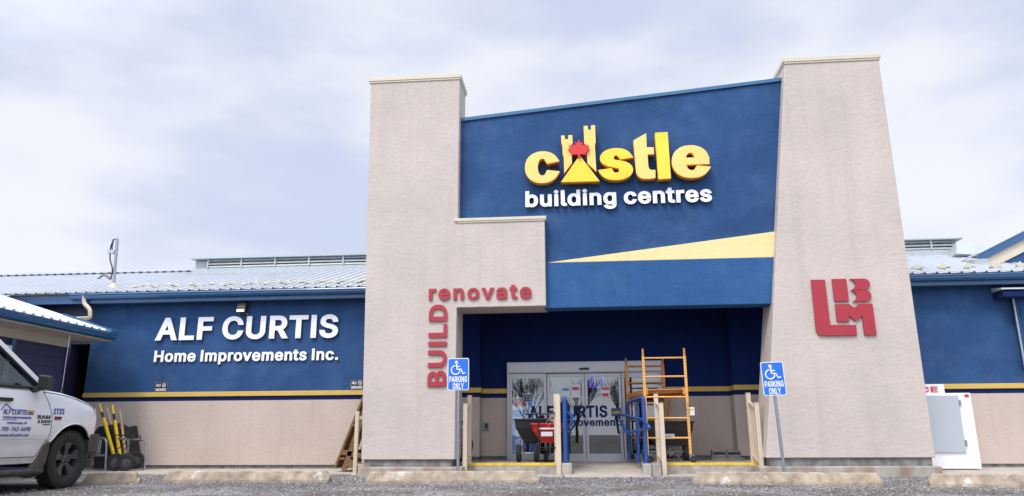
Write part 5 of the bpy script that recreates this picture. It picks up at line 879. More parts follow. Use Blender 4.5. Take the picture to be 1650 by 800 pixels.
# ================================================================== SPREADERS
def wheel(bm, c, R, w, n=28, axis=(1, 0, 0)):
    bm.lathe(c, axis, [(R * .55, -w * .42), (R * .80, -w * .5), (R * .95, -w * .42), (R, -w * .2), (R, w * .2), (R * .95, w * .42), (R * .80, w * .5), (R * .55, w * .42)], n, closed=True)
def hub(bm, c, R, w, n=20, axis=(1, 0, 0)):
    bm.lathe(c, axis, [(0, -w * .5), (R * .2, -w * .5), (R * .22, -w * .25), (R * .56, -w * .2), (R * .56, w * .2), (R * .22, w * .25), (R * .2, w * .5), (0, w * .5)], n)
def hopper(name, cx, cy, zt_, zb2, wt, dt, wb, db, m, root, lip=.02):
    bm = MB(); a = [(-1, -1), (1, -1), (1, 1), (-1, 1)]
    R0 = [(cx + i * wt / 2, cy + j * dt / 2, zt_) for i, j in a]; R1 = [(cx + i * (wt / 2 - .02), cy + j * (dt / 2 - .02), zt_ - (zt_ - zb2) * .35) for i, j in a]; R2 = [(cx + i * wb / 2, cy + j * db / 2, zb2) for i, j in a]
    R3 = [(cx + i * (wt / 2 - .015), cy + j * (dt / 2 - .015), zt_) for i, j in a]; R4 = [(cx + i * wb / 2, cy + j * db / 2, zb2 + .05) for i, j in a]
    fs = []
    for k in range(4): 
        for q in range(2): fs.append((q * 4 + k, q * 4 + (k + 1) % 4, (q + 1) * 4 + (k + 1) % 4, (q + 1) * 4 + k))
        fs.append((k, 12 + k, 12 + (k + 1) % 4, (k + 1) % 4)); fs.append((12 + k, 16 + k, 16 + (k + 1) % 4, 12 + (k + 1) % 4))
    fs += [(8, 9, 10, 11), (16, 17, 18, 19)]; bm.add(R0 + R1 + R2 + R3 + R4, fs)
    o = bm.build(name, m, root, bevel=.012, seg=3)
    bm = MB(); w2, d2 = wt / 2 + lip, dt / 2 + lip
    for x0, x1, y0, y1 in ((-w2, w2, -d2, -d2 + lip + .012), (-w2, w2, d2 - lip - .012, d2), (-w2, -w2 + lip + .012, -d2 + lip + .013, d2 - lip - .013), (w2 - lip - .012, w2, -d2 + lip + .013, d2 - lip - .013)): bm.box(cx + x0, cx + x1, cy + y0, cy + y1, zt_ - .005, zt_ + .022)
    bm.build('rim', m, o, bevel=.006); return o
YB1 = 13.75
bs = thing('tow_spreader', ay(848, 742, YB1), 'black hopper tow spreader on two wheels beside the red spreader', 'spreader')
HC = ay(853, 677, YB1); zt0 = ay(850, 677, YB1).z; zb0 = ay(850, 712, YB1).z; wt = ay(879, 690, YB1).x - ay(830, 690, YB1).x
hopper('hopper', (ay(830, 690, YB1).x + ay(879, 690, YB1).x) / 2, YB1 + .1, zt0, zb0 - .03, wt, .5, .22, .2, BLACK, bs)
GRAN = mat('granule_grey', (.42, .42, .44), .9, var=.4, vscale=50)
bm = MB(); c = (ay(830, 690, YB1).x + ay(879, 690, YB1).x) / 2; bm.box(c - wt / 2 + .02, c + wt / 2 - .02, YB1 - .13, YB1 + .33, zt0 - .03, zt0 - .005); bm.build('hopper_cover', GRAN, bs)
wx0, wx1 = ay(836, 733, YB1).x, ay(862.5, 733, YB1).x; RW = .155
for x in (wx0, wx1 + .02):
    bm = MB(); wheel(bm, (x, YB1, PZ + RW), RW, .085); wo_ = bm.build('wheel', RUB, bs); bm = MB(); hub(bm, (x, YB1, PZ + RW), RW, .08); bm.build('hub', GALV, wo_)
bm = MB(); bm.tube([(wx0 - .05, YB1, PZ + RW), (wx1 + .07, YB1, PZ + RW)], .012, 8); bm.build('axle', STEEL, bs)
bm = MB()
for x in (wx0 + .09, wx1 - .07): bm.tube([(x, YB1, PZ + RW), (x, YB1 + .05, zt0 - .14)], .012, 6); bm.tube([(x, YB1 - .1, PZ + RW + .06), (x, YB1 + .4, PZ + RW + .06)], .012, 6)
bm.tube([((wx0 + wx1) / 2, YB1 + .1, zb0), ((wx0 + wx1) / 2, YB1 + .1, PZ + RW)], .035, 8); bm.build('frame', BLACK, bs)
YB2 = 13.42
rs = thing('push_spreader', ay(885, 744, YB2), 'red hopper push spreader with black tube handle left of the ramp', 'spreader')
x0, x1 = ay(858, 695, YB2).x, ay(907, 695, YB2).x; zt2_ = ay(880, 684.5, YB2).z; cxr = (x0 + x1) / 2
hopper('hopper', cxr, YB2 + .05, zt2_, ay(880, 714, YB2).z, x1 - x0, .42, .20, .16, REDP, rs)
bm = MB(); bm.box(cxr - .16, cxr + .16, YB2 - .168, YB2 - .163, zt2_ - .085, zt2_ - .055); bm.build('stripe_decal', PAPER, rs)
bm = MB(); bm.box(cxr - .11, cxr + .09, YB2 - .165, YB2 - .158, zt2_ - .20, zt2_ - .125); bm.build('label', PAPER, rs)
bm = MB(); bm.tube([(cxr, YB2 + .05, zt2_ - .3), (cxr, YB2 + .05, PZ + .12)], .03, 8); bm.lathe((cxr, YB2 + .05, PZ + .2), (0, 0, 1), [(0, 0), (.12, 0), (.13, .02), (0, .03)], 20); bm.build('spinner', BLACK, rs)
xl_ = ay(868, 700, YB2 - .2).x; xrr = ay(905, 700, YB2 - .2).x; zh = ay(870, 668, YB2 - .25).z
bm = MB(); bm.tube(rround([(xl_, YB2 - .2, PZ + .03), (xl_, YB2 - .22, zh), (xrr - .03, YB2 - .22, zh + .03), (xrr - .02, YB2 - .2, PZ + .03)], .10, 6), .014, 8)
bm.tube([(xl_, YB2 - .2, PZ + .03), (xl_ + .03, YB2 + .3, PZ + .03), (xrr - .05, YB2 + .3, PZ + .03), (xrr - .02, YB2 - .2, PZ + .03)], .012, 6)
bm.tube([(xl_, YB2 - .2, PZ + .26), (xrr, YB2 - .2, PZ + .26)], .010, 6); bm.build('frame', BLACK, rs)
for x in (xl_ + .10, xrr - .03):
    bm = MB(); wheel(bm, (x, YB2 + .2, PZ + .12), .12, .07); w1_ = bm.build('wheel', RUB, rs); bm = MB(); hub(bm, (x, YB2 + .2, PZ + .12), .12, .07); bm.build('hub', GALV, w1_)
bm = MB(); g0_ = ay(846, 666, YB2 - .2); bm.tube([(g0_.x, YB2 - .2, zh + .01), (xl_ + .02, YB2 - .2, zh + .015)], .017, 8); bm.build('grip', BLACK, rs)
bm = MB(); bm.tube(rround([(xl_ + .17, YB2 - .2, zh), (xl_ + .24, YB2 - .22, zh - .1), (xl_ + .17, YB2 - .2, zh - .22)], .06), .006, 5); bm.build('strap', mat('orange_strap', (.7, .18, .05), .6), rs)
YB3 = 14.1
ts = thing('tow_spreader', ay(1085, 744, YB3), 'wide black hopper tow spreader with a white label behind the scaffold', 'spreader')
x0, x1 = ay(1049, 700, YB3).x, ay(1111, 700, YB3).x; zt3 = ay(1080, 681, YB3).z; zb3 = ay(1080, 719, YB3).z; c3 = (x0 + x1) / 2
hopper('hopper', c3, YB3 + .1, zt3, zb3, x1 - x0 + .12, .55, x1 - x0 - .12, .40, BLACK, ts)
lp_ = ay(1078, 703.5, YB3 - .16); bm = MB(); bm.box(lp_.x - .10, lp_.x + .10, YB3 - .18, YB3 - .172, lp_.z - .045, lp_.z + .045); bm.build('label', PAPER, ts)
bm = MB(); bm.box(lp_.x - .09, lp_.x + .05, YB3 - .184, YB3 - .181, lp_.z - .035, lp_.z + .0); bm.build('label_print', DECB, ts)
for px in (1041, 1107):
    x = ay(px, 733, YB3).x; bm = MB(); wheel(bm, (x, YB3 + .05, PZ + .165), .165, .12); w1_ = bm.build('wheel', RUB, ts); bm = MB(); hub(bm, (x, YB3 + .05, PZ + .165), .165, .12); bm.build('hub', GALV, w1_)
bm = MB(); bm.tube([(x0 - .05, YB3 + .05, PZ + .165), (x1 + .02, YB3 + .05, PZ + .165)], .012, 6); bm.tube([(c3, YB3 + .1, zb3 + .02), (c3, YB3 + .1, PZ + .08)], .035, 8); bm.tube([(c3 - .05, YB3 - .1, zb3), (c3 + .12, YB3 - .5, PZ + .02)], .012, 6); bm.tube([(c3 - .25, YB3, PZ + .05), (c3 + .1, YB3 - .4, PZ + .03)], .014, 6)
bm.lathe((c3, YB3 + .1, PZ + .13), (0, 0, 1), [(0, 0), (.13, 0), (.13, .02), (0, .03)], 18); bm.build('frame', STEEL, ts)

# concrete blocks on the platform
BLK = mat('grey_block', (.20, .19, .18), .95, var=.35, vscale=9, bump=.5, bscale=60)
YK = 14.35
def block(xa_, xb2, z0, z1, label, y0=YK):
    bm = MB(); o0 = Vector((xa_, y0, z0)); bm.box(0, xb2 - xa_, 0, .19, 0, z1 - z0); o = bm.build('concrete_block', BLK, None, bevel=.008); o.location = o0
    bm2 = MB(); w = (xb2 - xa_)
    for k in (.28, .72): bm2.box(w * k - .055, w * k + .055, -.003, .0, (z1 - z0) * .35, (z1 - z0) * .7)
    h = bm2.build('recess', DARK, None); h.parent = o
    tag(o, label, 'block', 'grey concrete blocks by the right pilaster')
ka, kb, kc = ay(1148, 735, YK).x, ay(1171, 735, YK).x, ay(1194, 735, YK).x
block(ka, kb - .006, PZ + .055, PZ + .19, 'left grey concrete block lying on the flat slab by the right pilaster'); block(kb + .006, kc, PZ + .055, PZ + .185, 'right grey concrete block lying on the flat slab by the right pilaster')
bm = MB(); bm.box(0, kc - ka + .08, 0, .3, 0, .05); o = bm.build('concrete_slab', BLK, None, bevel=.006); o.location = (ka - .02, YK - .06, PZ + .001); tag(o, 'flat grey slab under the two concrete blocks by the right pilaster', 'slab')

# ================================================================== ICE CHEST
YI = 13.95
ic = thing('ice_chest', ay(1540, 760, YI), 'white outdoor ice chest with grey door behind the right pier', 'ice chest')
ix1 = (ay(1564, 635, YI).x + ay(1583, 758, YI).x) / 2; iz1 = ay(1550, 633.5, YI).z; iz0 = .05; ix0 = ix1 - 1.75
bm = MB(); bm.box(ix0, ix1, YI, 14.85, iz0, iz1); bm.build('cabinet', WHITE, ic, bevel=.012)
bm = MB(); bm.box(ix0 + .05, ix1 - .05, YI + .05, 14.8, .035, iz0); bm.build('plinth', BLACK, ic)
dx1 = (ay(1544, 640, YI).x + ay(1555, 730, YI).x) / 2; dz1 = ay(1530, 637.5, YI).z; dz0 = ay(1530, 729.5, YI).z
bm = MB(); bm.box(dx1 - .72, dx1, YI - .035, YI - .004, dz0, dz1); dr_ = bm.build('door', GREYD, ic, bevel=.008)
bm = MB(); bm.box(dx1 - .73, dx1 + .01, YI - .012, YI - .003, dz0 - .012, dz1 + .012); bm.build('gasket', WHITE, dr_)
for z in (dz1 - .13, dz0 + .16): bm = MB(); bm.box(dx1 - .005, dx1 + .03, YI - .045, YI - .004, z - .05, z + .05); bm.build('hinge', STEEL, dr_, bevel=.005)
sx1 = ay(1521, 628, YI + .1).x; sz1 = ay(1510, 619.5, YI + .1).z
bm = MB(); bm.box(ix0 + .25, sx1, YI + .08, YI + .12, iz1 - .01, sz1); sg = bm.build('sign_panel', WHITE, ic, bevel=.004)
pa, pb = ay(1476, 633, YI + .07), ay(1512, 632.5, YI + .07); pa.z = pb.z
text('ICE', pa, pb, ay(1490, 623.5, YI + .07).z - pb.z, OUT, .004, mat('ice_red', (.62, .02, .03), .4), sg, 'lettering', ox=.035, oy=.03, joined=True)
tp = ay(1559, 637.5, YI - .005); bm = MB(); bm.box(tp.x - .05, tp.x + .02, YI - .008, YI - .004, tp.z - .03, tp.z + .02); bm.build('maker_plate', DECR, ic)

# ================================================================== PICNIC TABLE stood on end
YT0, YT1 = 13.5, 14.4
pt = thing('picnic_table', ay(560, 760, 13.5), 'brown wooden picnic table stood on end against the left pier', 'picnic table')
b0, b1 = ay(539, 754, YT0), ay(585, 640, YT0); b0.z = max(b0.z, .06)
d_ = (b1 - b0); d_.y = 0
for k in range(5):
    y = YT0 + k * .19; bm = MB(); bm.bar(b0 + Vector((0, k * .19 + .09, 0)), b0 + d_ + Vector((0, k * .19 + .09, 0)), .17, .04, up=Vector((0, 1, 0)).cross(d_.normalized())); bm.build('top_board', WOOD, pt, bevel=.004)
l0, l1 = ay(553, 760, YT0 - .0), ay(574, 700, YT0 + .0)
for y in (YT0 + .03, YT0 + .80):
    a_ = Vector((l0.x, y, .05)); c_ = Vector((l0.x + (l1.x - l0.x) * 1.7, y, .05 + (l1.z - l0.z) * 1.7)); bm = MB(); bm.bar(a_, c_, .04, .09); bm.build('leg', WOOD, pt, bevel=.004)
    m0 = b0 + d_ * .22; bm = MB(); bm.bar((m0.x, y, m0.z), (m0.x + .42, y, m0.z - .08), .04, .09); bm.build('brace', WOOD, pt, bevel=.004)
for k, (t_, dx) in enumerate(((.15, .20), (.62, .16))):
    m0 = b0 + d_ * t_; bm = MB(); bm.bar((m0.x + dx * .3, YT0, m0.z - .03), (m0.x + dx * .3, YT1, m0.z - .03), .09, .04); bm.build('batten', WOOD, pt, bevel=.004)
bm = MB(); bm.bar(ay(560, 745, YT0 - .02) , ay(583, 752, YT0 - .02), .04, .12); bm.build('bench_board', WOOD, pt, bevel=.004)

# ================================================================== WHEELBARROWS stood on end by the pickup
HUBG = mat('dark_hub', (.07, .07, .075), .5)
def barrow(label, handles, wheels, frames, tray, mH, Yb, group='wheelbarrows stood against the store wall'):
    root = thing('wheelbarrow', ay(wheels[0][0], wheels[0][1] + 12, Yb), label, 'wheelbarrow', group)
    for (a, c, tip) in handles:
        A = ay(*a, Yb - .05); B = ay(*c, Yb - .32); 
        bm = MB(); n = (B - A).normalized(); s = A + n * .34; bm.bar(s, B, .042, .05); bm.tube([A, s + n * .02], .019, 8); h = bm.build('handle', mH, root, bevel=.004)
        if tip: bm = MB(); bm.tube([A + n * .20, A + n * .33], .024, 8); bm.build('sleeve', BLACK, h)
    for px, py in wheels:
        c = ay(px, py, Yb - .38); bm = MB(); wheel(bm, c, .165, .08, 30, axis=(.25, -1, 0)); w_ = bm.build('wheel', RUB, root)
        bm = MB(); hub(bm, c, .165, .075, 20, axis=(.25, -1, 0)); bm.build('hub', HUBG, w_)
    for f in frames:
        P = [ay(x, y, Yb - dy) for x, y, dy in f]; bm = MB(); bm.tube(rround(P, .12, 6), .021, 8); bm.build('leg_tube', STEEL, root)
    if tray:
        F_ = [ay(x, y, Yb - .10) for x, y in tray]; R_ = [p + Vector((.06, .42, .06)) for p in F_]; n = len(F_); bm = MB()
        bm.add(F_ + R_, [tuple(range(n)), tuple(range(2 * n - 1, n - 1, -1))] + [(i, i + n, (i + 1) % n + n, (i + 1) % n) for i in range(n)]); o = bm.build('tray', BLACK, root, bevel=.02, seg=3)
    return root
yb = barrow('black wheelbarrow with yellow handles stood on end beside the white pickup', [((160.5, 651.5), (184, 735), True), ((181, 653), (197, 758), True)], [(186, 745), (203, 745)],
       [[(151, 706, .42), (172, 706, .42), (170, 759, .45)], [(150, 734, .42), (171, 734, .42)], [(190, 707, .2), (208, 708, .2), (205, 732, .2)]],
       [(150, 698), (158, 688), (170, 686), (184, 693), (190, 735), (186, 756), (150, 756)], YEL, 14.35)
wb = barrow('black wheelbarrow with pale wooden handles leaning right of the yellow handled one', [((172, 657.5), (192, 735), False), ((193, 660), (203, 745), False)], [(218, 742)],
       [[(207, 709, .1), (236, 709, .1), (232, 759, .3)], [(218, 735, .2), (236, 735, .2)]],
       [(186, 692), (197, 690), (202, 735), (190, 745)], WOODL, 14.6)
dc = ay(157, 720, 14.20); 
bm = MB(); bm.box(dc.x - .035, dc.x + .045, 14.225, 14.24, dc.z - .13, dc.z + .13); lab = bm.build('label_border', PAPER, yb)
bm = MB(); bm.box(dc.x - .028, dc.x + .038, 14.221, 14.224, dc.z - .122, dc.z + .122); bm.build('label', SBLACK, lab)
text('VAGAN', (dc.x + .028, 14.22, dc.z - .11), (dc.x + .028, 14.22, dc.z + .11), .05, OUT, .002, PAPER, lab, 'lettering', ox=.02, oy=.02, joined=True, upv=(-1, 0, 0))
for pts in ([(178, 701), (226, 702), (227, 708), (209, 723)], [(184, 728), (205, 712), (206, 704)], [(196, 728), (215, 712), (216, 703), (180, 701)], [(201, 701), (212, 703), (212, 709)]):
    bm = MB(); bm.tube(rround([ay(x, y, 14.0 + .03 * k) for k, (x, y) in enumerate(pts)], .05), .009, 6); bm.build('tray_brace', BLACK, wb)

# ================================================================== ROOF MAST
mp_ = ay(183, 461, 15.5); mt = ay(189, 386, 15.5); ms_ = thing('roof_mast', mp_, 'grey steel cable mast with hooked top on the white roof', 'mast')
mp_.z -= .05
bm = MB(); bm.tube(rround([mp_, (mp_ + mt) / 2, mt, mt + Vector((-.03, 0, .03)), mt + Vector((-.10, -.02, .0))], .03), .034, 8); bm.build('pole', GALV, ms_)
bm = MB(); bm.tube(rround([mt + Vector((-.09, 0, 0)), mt + Vector((-.13, -.02, -.2)), mt + Vector((-.11, 0, -.5)), mt + Vector((-.03, -.03, -.62)), mt + Vector((.02, -.05, -.75)), mt + Vector((-.03, 0, -.95))], .1), .016, 6)
bm.tube(rround([mt + Vector((-.07, -.03, 0)), mt + Vector((-.09, -.02, -.22)), mt + Vector((-.05, 0, -.35))], .1), .014, 6)
bm.tube(rround([mt + Vector((-.04, 0, -.92)), mt + Vector((-.2, 0, -.80)), mt + Vector((-.36, 0, -.93))], .1), .01, 5); bm.tube(rround([mt + Vector((-.04, 0, -.95)), mt + Vector((-.22, 0, -.84)), mt + Vector((-.31, 0, -.93))], .1), .01, 5); bm.build('cable', BLACK, ms_)
bm = MB(); q = mt + Vector((-.12, -.03, -.30)); bm.box(q.x - .05, q.x + .12, q.y - .03, q.y + .03, q.z - .035, q.z + .035); bm.build('clamp', VENTM, ms_)
bm = MB(); bm.lathe(mp_, (0, 0, 1), [(.16, -.03), (.10, .03), (.06, .09), (.03, .12)], 14); bm.build('flashing_boot', SNOWG, ms_)

# ================================================================== BLACK CART beside the left pier
YC = 13.9
ct = thing('garden_cart', ay(752, 744, YC), 'black mesh garden cart mostly hidden behind the left pier', 'cart')
a, c = ay(722, 693, YC), ay(748, 719, YC)
bm = MB(); n = 12
for i in range(n + 1):
    x = a.x + (c.x - a.x) * i / n; bm.bar((x, YC, c.z), (x, YC, a.z), .008)
for i in range(8):
    z = c.z + (a.z - c.z) * i / 7; bm.bar((a.x, YC, z), (c.x, YC, z), .008)
bm.build('mesh_side', BLACK, ct)
bm = MB(); bm.bar((a.x, YC, a.z), (c.x, YC, a.z), .03); bm.bar((a.x, YC, c.z), (c.x + .03, YC, c.z), .035); bm.bar((c.x, YC, a.z), (c.x, YC, c.z), .025); bm.box(a.x - .3, c.x, YC + .02, YC + .6, c.z - .02, c.z); bm.build('bed_frame', BLACK, ct)
P = [ay(738, 670, YC), ay(748, 686, YC), ay(758, 705, YC), ay(762, 716, YC), ay(759, 728, YC)]; bm = MB(); bm.tube(rround(P, .15), .016, 8); bm.build('pull_handle', BLACK, ct)
for y in (YC - .02, YC + .5):
    cw = ay(743, 733, YC); cw.y = y; cw.z = PZ + .13; cw.x -= .02; bm = MB(); wheel(bm, cw, .13, .08); w1_ = bm.build('wheel', RUB, ct); bm = MB(); hub(bm, cw, .13, .08); bm.build('hub', TRIMB, w1_)

# ================================================================== DRINKS COOLER and shelves inside, seen through the doors
YV = 15.55; vx0_, vx1_ = ay(824, 700, YV).x, ay(862, 700, YV).x
cv = thing('drinks_cooler', (vx0_, YV, .16), 'blue drinks cooler with a round emblem behind the left door glass', 'cooler')
SODA = emis('glow_cooler_blue', (.02, .14, .50), .65)  # glow added so the cabinet shows through the reflecting door glass
CGLOW = emis('glow_cooler_graphic', (.62, .66, .72), .6); CRED = emis('glow_cooler_red', (.5, .08, .09), .6)  # same added glow for the emblem and lettering
vz = ay(840, 655, YV).z
bm = MB(); bm.box(vx0_, vx1_, YV, YV + .7, .16, vz + .16); bm.build('cabinet', SODA, cv, bevel=.01)
gc = ay(835, 657, YV); GR = .20
def disc(r, y, m, cut=None, name='emblem'):
    P = [(gc.x + r * math.cos(rad(a)), gc.z + r * math.sin(rad(a))) for a in range(0, 360, 12)]
    if cut: P = [(x, min(max(z, gc.z + cut[0]), gc.z + cut[1])) for x, z in P]
    bm = MB(); bm.prism(P, y, y + .004); bm.build(name, m, cv)
disc(GR + .015, YV - .008, CGLOW); disc(GR, YV - .014, CRED, (.03, GR)); disc(GR, YV - .014, SODA, (-GR, -.05))
pa = ay(843, 742, YV - .01); pb = ay(843, 672, YV - .01); pb.x = pa.x; pa.z = max(pa.z, .25)
text('pepsi', pa, pb, .20, OUT, .004, CGLOW, cv, 'lettering', ox=.012, oy=.012, joined=True, upv=(-1, 0, 0))
for i, (x, w, h, m) in enumerate(((-.15, .5, .85, DARK), (.6, .9, 1.0, BLACK), (-.2, .9, 1.2, TRIMB), (1.0, .5, 1.5, DARK))):
    sh = thing('display_shelf', (x, 16.6 + i * .7, .16), ['low dark shelf just inside the door', 'wide black shelf just inside the right hand door', 'dark shelf deeper inside the shop', 'tall dark shelf at the right deep inside the shop'][i], 'shelf', 'dark shelves inside the shop')
    for x2 in (x - w / 2, x + w / 2): bm = MB(); bm.box(x2 - .02, x2 + .02, 16.6 + i * .7, 17.0 + i * .7, .16, h); bm.build('upright', m, sh)
    for z in (.22, h * .5, h - .03): bm = MB(); bm.box(x - w / 2 + .021, x + w / 2 - .021, 16.6 + i * .7, 17.0 + i * .7, z, z + .03); bm.build('shelf_board', m, sh)
    bm = MB(); bm.box(x - w / 2 + .04, x + w / 2 - .04, 16.98 + i * .7, 17.0 + i * .7, .26, h - .05); bm.build('back_panel', m, sh)

# ================================================================== BARE TREES behind the camera, seen mirrored in the glass
def bare_tree(x, y, h, seed, label):
    rnd = random.Random(seed); root = thing('bare_tree', (x, y, 0), label, 'tree', 'bare trees across the road')
    tr = MB(); cr = MB()
    def grow(p, d, L, r, lev):
        r = max(r, .0095); q = p + d * L; (tr if lev == 0 else cr).tube([p, (p + q) / 2 + Vector((rnd.uniform(-1, 1), rnd.uniform(-1, 1), 0)) * L * .04, q], r, 6 if lev < 2 else 4, r2=r * .75)
        if lev >= 7 or False: return
        for k in range(3 if lev < 4 else 2):
            t_ = 1 if k == 0 else rnd.uniform(.45, .95)
            e_ = (d + Vector((rnd.uniform(-1, 1), rnd.uniform(-1, 1), rnd.uniform(-.15, .8))) * (.35 if k == 0 else .75)).normalized()
            grow(p + d * L * t_, e_, L * rnd.uniform(.66, .86), r * (.70 if k == 0 else .52), lev + 1)
    grow(Vector((x, y, -.1)), Vector((rnd.uniform(-.06, .06), 0, 1)).normalized(), h * .15, h * .012, 0)
    tr.build('trunk', BARK, root, recalc=False); cr.build('crown', BARK, root, recalc=False)
for k, (x, y, h) in enumerate(((-9, -30, 10), (-3.6, -27, 10), (-.2, -30, 11), (3.4, -27, 10), (9, -30, 11))):
    bare_tree(x, y, h, k + 3, ['tall bare tree farthest left across the road', 'smaller bare tree second from the left across the road', 'tall bare tree in the middle across the road', 'bare tree second from the right across the road', 'tallest bare tree farthest right across the road'][k])
# ================================================================== WHITE PICKUP
xs, xc = -6.94, -7.92; YA_, YR_ = 9.81, 6.25; WR = .385
tk = thing('pickup_truck', (xc, 8.0, 0), 'white crew pickup with blue door lettering parked nose to the wheel stop at left', 'pickup truck')
def lerpt(tab, y):
    if y <= tab[0][0]: return tab[0][1]
    for (a, va), (b2, vb) in zip(tab, tab[1:]):
        if y <= b2: return va + (vb - va) * (y - a) / (b2 - a)
    return tab[-1][1]
SH = [(5.2, 1.27), (9.15, 1.27), (9.3, 1.275), (9.56, 1.255), (9.83, 1.215), (10.1, 1.155), (10.3, 1.105), (10.45, 1.06), (10.7, 1.01)]
def zsh(y): return lerpt(SH, y)
def inset(y): return min(.42, max(0, y - 9.95) ** 3 * .98) + (max(0, 5.6 - y) / .4) ** 2 * .03
def arch(y, yc): d = abs(y - yc); return .375 + math.sqrt(max(0, .475 ** 2 - d * d)) if d < .475 else 0
def zbt(y):
    z = max(.40, arch(y, YA_), arch(y, YR_))
    return max(z, .70) if y > 10.2 else z
def section(y):
    zb2, zs_ = zbt(y), zsh(y); i = inset(y); H = zs_ - zb2; pts = []
    def bulge(z): return .0 + .018 * max(0, 1 - abs(z - .86) / .3) - (.022 if z < .63 else 0) - (.03 * max(0, (z - 1.0) / .25))
    zsl = [zb2, zb2 + H * .06, max(zb2 + H * .07, min(.62, zs_ - .3)), max(zb2 + H * .08, min(.645, zs_ - .28)), max(zb2 + H * .3, min(.75, zs_ - .25)), max(zb2 + H * .45, min(.86, zs_ - .2)), max(zb2 + H * .6, zs_ - .20), zs_ - .10]
    for z in zsl: pts.append((xs - i + bulge(z), z))
    fl = .02 * max(0, 1 - abs(abs(y - YA_) - .0) / .62)
    pts = [(x + fl * max(0, 1 - abs(z - .8) / .45), z) for x, z in pts]
    pts += [(xs - i - .032, zs_ - .038), (xs - i - .055, zs_ - .010), (xs - i - .10, zs_)]
    if y > 9.0: pts += [(xs - i - .30, zs_ + .005), (xs - i - .36, zs_ + .045), (xc, zs_ + .075)]
    else: pts += [(xs - i - .30, zs_ + .0), (xs - i - .36, zs_ + .0), (xc, zs_ + .0)]
    return pts
ys_ = sorted(set([5.2, 5.25, 5.4, 5.6, 6.9, 7.2, 7.6, 8.0, 8.4, 8.8, 8.95, 9.0, 9.01, 9.15, 9.2, 10.199, 10.201, 10.3, 10.4, 10.5, 10.58, 10.64, 10.68] + [YA_ - .475 * math.cos(math.pi * k / 22) for k in range(23)] + [YR_ - .475 * math.cos(math.pi * k / 22) for k in range(23)]))
bm = MB(); S_ = [section(y) for y in ys_]; m = len(S_[0]); full = []
for y, s in zip(ys_, S_):
    r = [Vector((x, y, z)) for x, z in s]; l = [Vector((2 * xc - x, y, z)) for x, z in reversed(s[:-1])]; full.append(r + l)
M_ = len(full[0]); fs = []; 
bm.add([v for f in full for v in f], [])
for i in range(len(full) - 1):
    for k in range(M_):
        k2 = (k + 1) % M_; bm.f.append([i * M_ + k, (i + 1) * M_ + k, (i + 1) * M_ + k2, i * M_ + k2]); bm.sm.append(True); bm.mi.append(1 if k == M_ - 1 else 0)
bm.f.append(list(range(M_))); bm.sm.append(False); bm.mi.append(0); bm.f.append([(len(full) - 1) * M_ + k for k in range(M_ - 1, -1, -1)]); bm.sm.append(False); bm.mi.append(0)
body = bm.build('body', [TRUCKW, BLACK], tk)
def sx(y, z, off=0):
    s = section(y); b_ = s[:11]
    for (xa_, za2), (xb2, zb3) in zip(b_, b_[1:]):
        if za2 <= z <= zb3: return xa_ + (xb2 - xa_) * (z - za2) / max(1e-6, zb3 - za2) + off
    return s[0][0] + off if z < b_[0][1] else b_[-1][0] + off
# wheel wells
for yc in (YA_, YR_):
    for sgn in (1, -1):
        bm = MB(); n = 20; P0 = []; P1 = []
        for k in range(n + 1):
            a = math.pi * k / n; q = (yc - .468 * math.cos(a), .375 + .468 * math.sin(a))
            P0.append(Vector((xc + sgn * (xs - .012 - xc), q[0], q[1]))); P1.append(Vector((xc + sgn * (xs - .42 - xc), q[0], q[1])))
        bm.add(P0 + P1, [(k, k + 1, n + 2 + k, n + 1 + k) for k in range(n)] + [tuple(range(n + 1, 2 * n + 2))], True); bm.build('wheel_well', BLACK, tk)
# underbody
bm = MB(); bm.box(xc - .75, xc + .75, 5.3, 10.3, .32, .41); bm.build('chassis', BLACK, tk)
# cab
def gx_(z): return xs - .055 - max(0, z - 1.27) * .30
zr0 = 1.86
A0, A1, B0 = (9.04, 1.285), (8.02, 1.80), 7.0
for sgn in (1, -1):
    X = lambda z, o=0: xc + sgn * (gx_(z) + o - xc)
    def pil(p, q, w, name, m_, off=0):
        bm = MB(); p3, q3 = Vector((X(p[1], off), p[0], p[1])), Vector((X(q[1], off), q[0], q[1])); bm.bar(p3, q3, w, .05, up=Vector((1, 0, 0))); return bm.build(name, m_, tk, bevel=.012, seg=3)
    pil((9.25, 1.27), (8.36, 1.92), .075, 'windshield_pillar', TRUCKW); pil((9.155, 1.285), (8.38, 1.85), .03, 'pillar_trim', TRIMB, .004)
    pil((7.86, 1.27), (7.80, 1.88), .09, 'door_pillar', TRIMB); pil((7.02, 1.27), (7.10, 1.88), .12, 'rear_pillar', TRUCKW)
    pil((7.0, 1.285), (9.14, 1.285), .035, 'window_sill', TRIMB, .012)
    for (a, b2, c, d) in (((9.12, 1.29), (8.39, 1.84), (7.88, 1.85), (7.91, 1.29)), ((7.82, 1.29), (7.80, 1.85), (7.14, 1.85), (7.08, 1.29))):
        bm = MB(); V = [Vector((X(z, -.012), y, z)) for y, z in (a, b2, c, d)]; bm.add(V, [(0, 1, 2, 3)]); bm.build('side_window', CARGLASS, tk)
bm = MB(); hw_ = gx_(1.88) - xc
vs = [(xc - hw_, 6.98, 1.85), (xc + hw_, 6.98, 1.85), (xc + hw_, 8.42, 1.86), (xc - hw_, 8.42, 1.86), (xc - hw_ + .09, 7.02, 1.945), (xc + hw_ - .09, 7.02, 1.945), (xc + hw_ - .09, 8.22, 1.955), (xc - hw_ + .09, 8.22, 1.955)]
bm.add(vs, [(0, 3, 2, 1), (4, 5, 6, 7), (0, 1, 5, 4), (1, 2, 6, 5), (2, 3, 7, 6), (3, 0, 4, 7)]); bm.build('cab_roof', TRUCKW, tk, bevel=.03, seg=3)
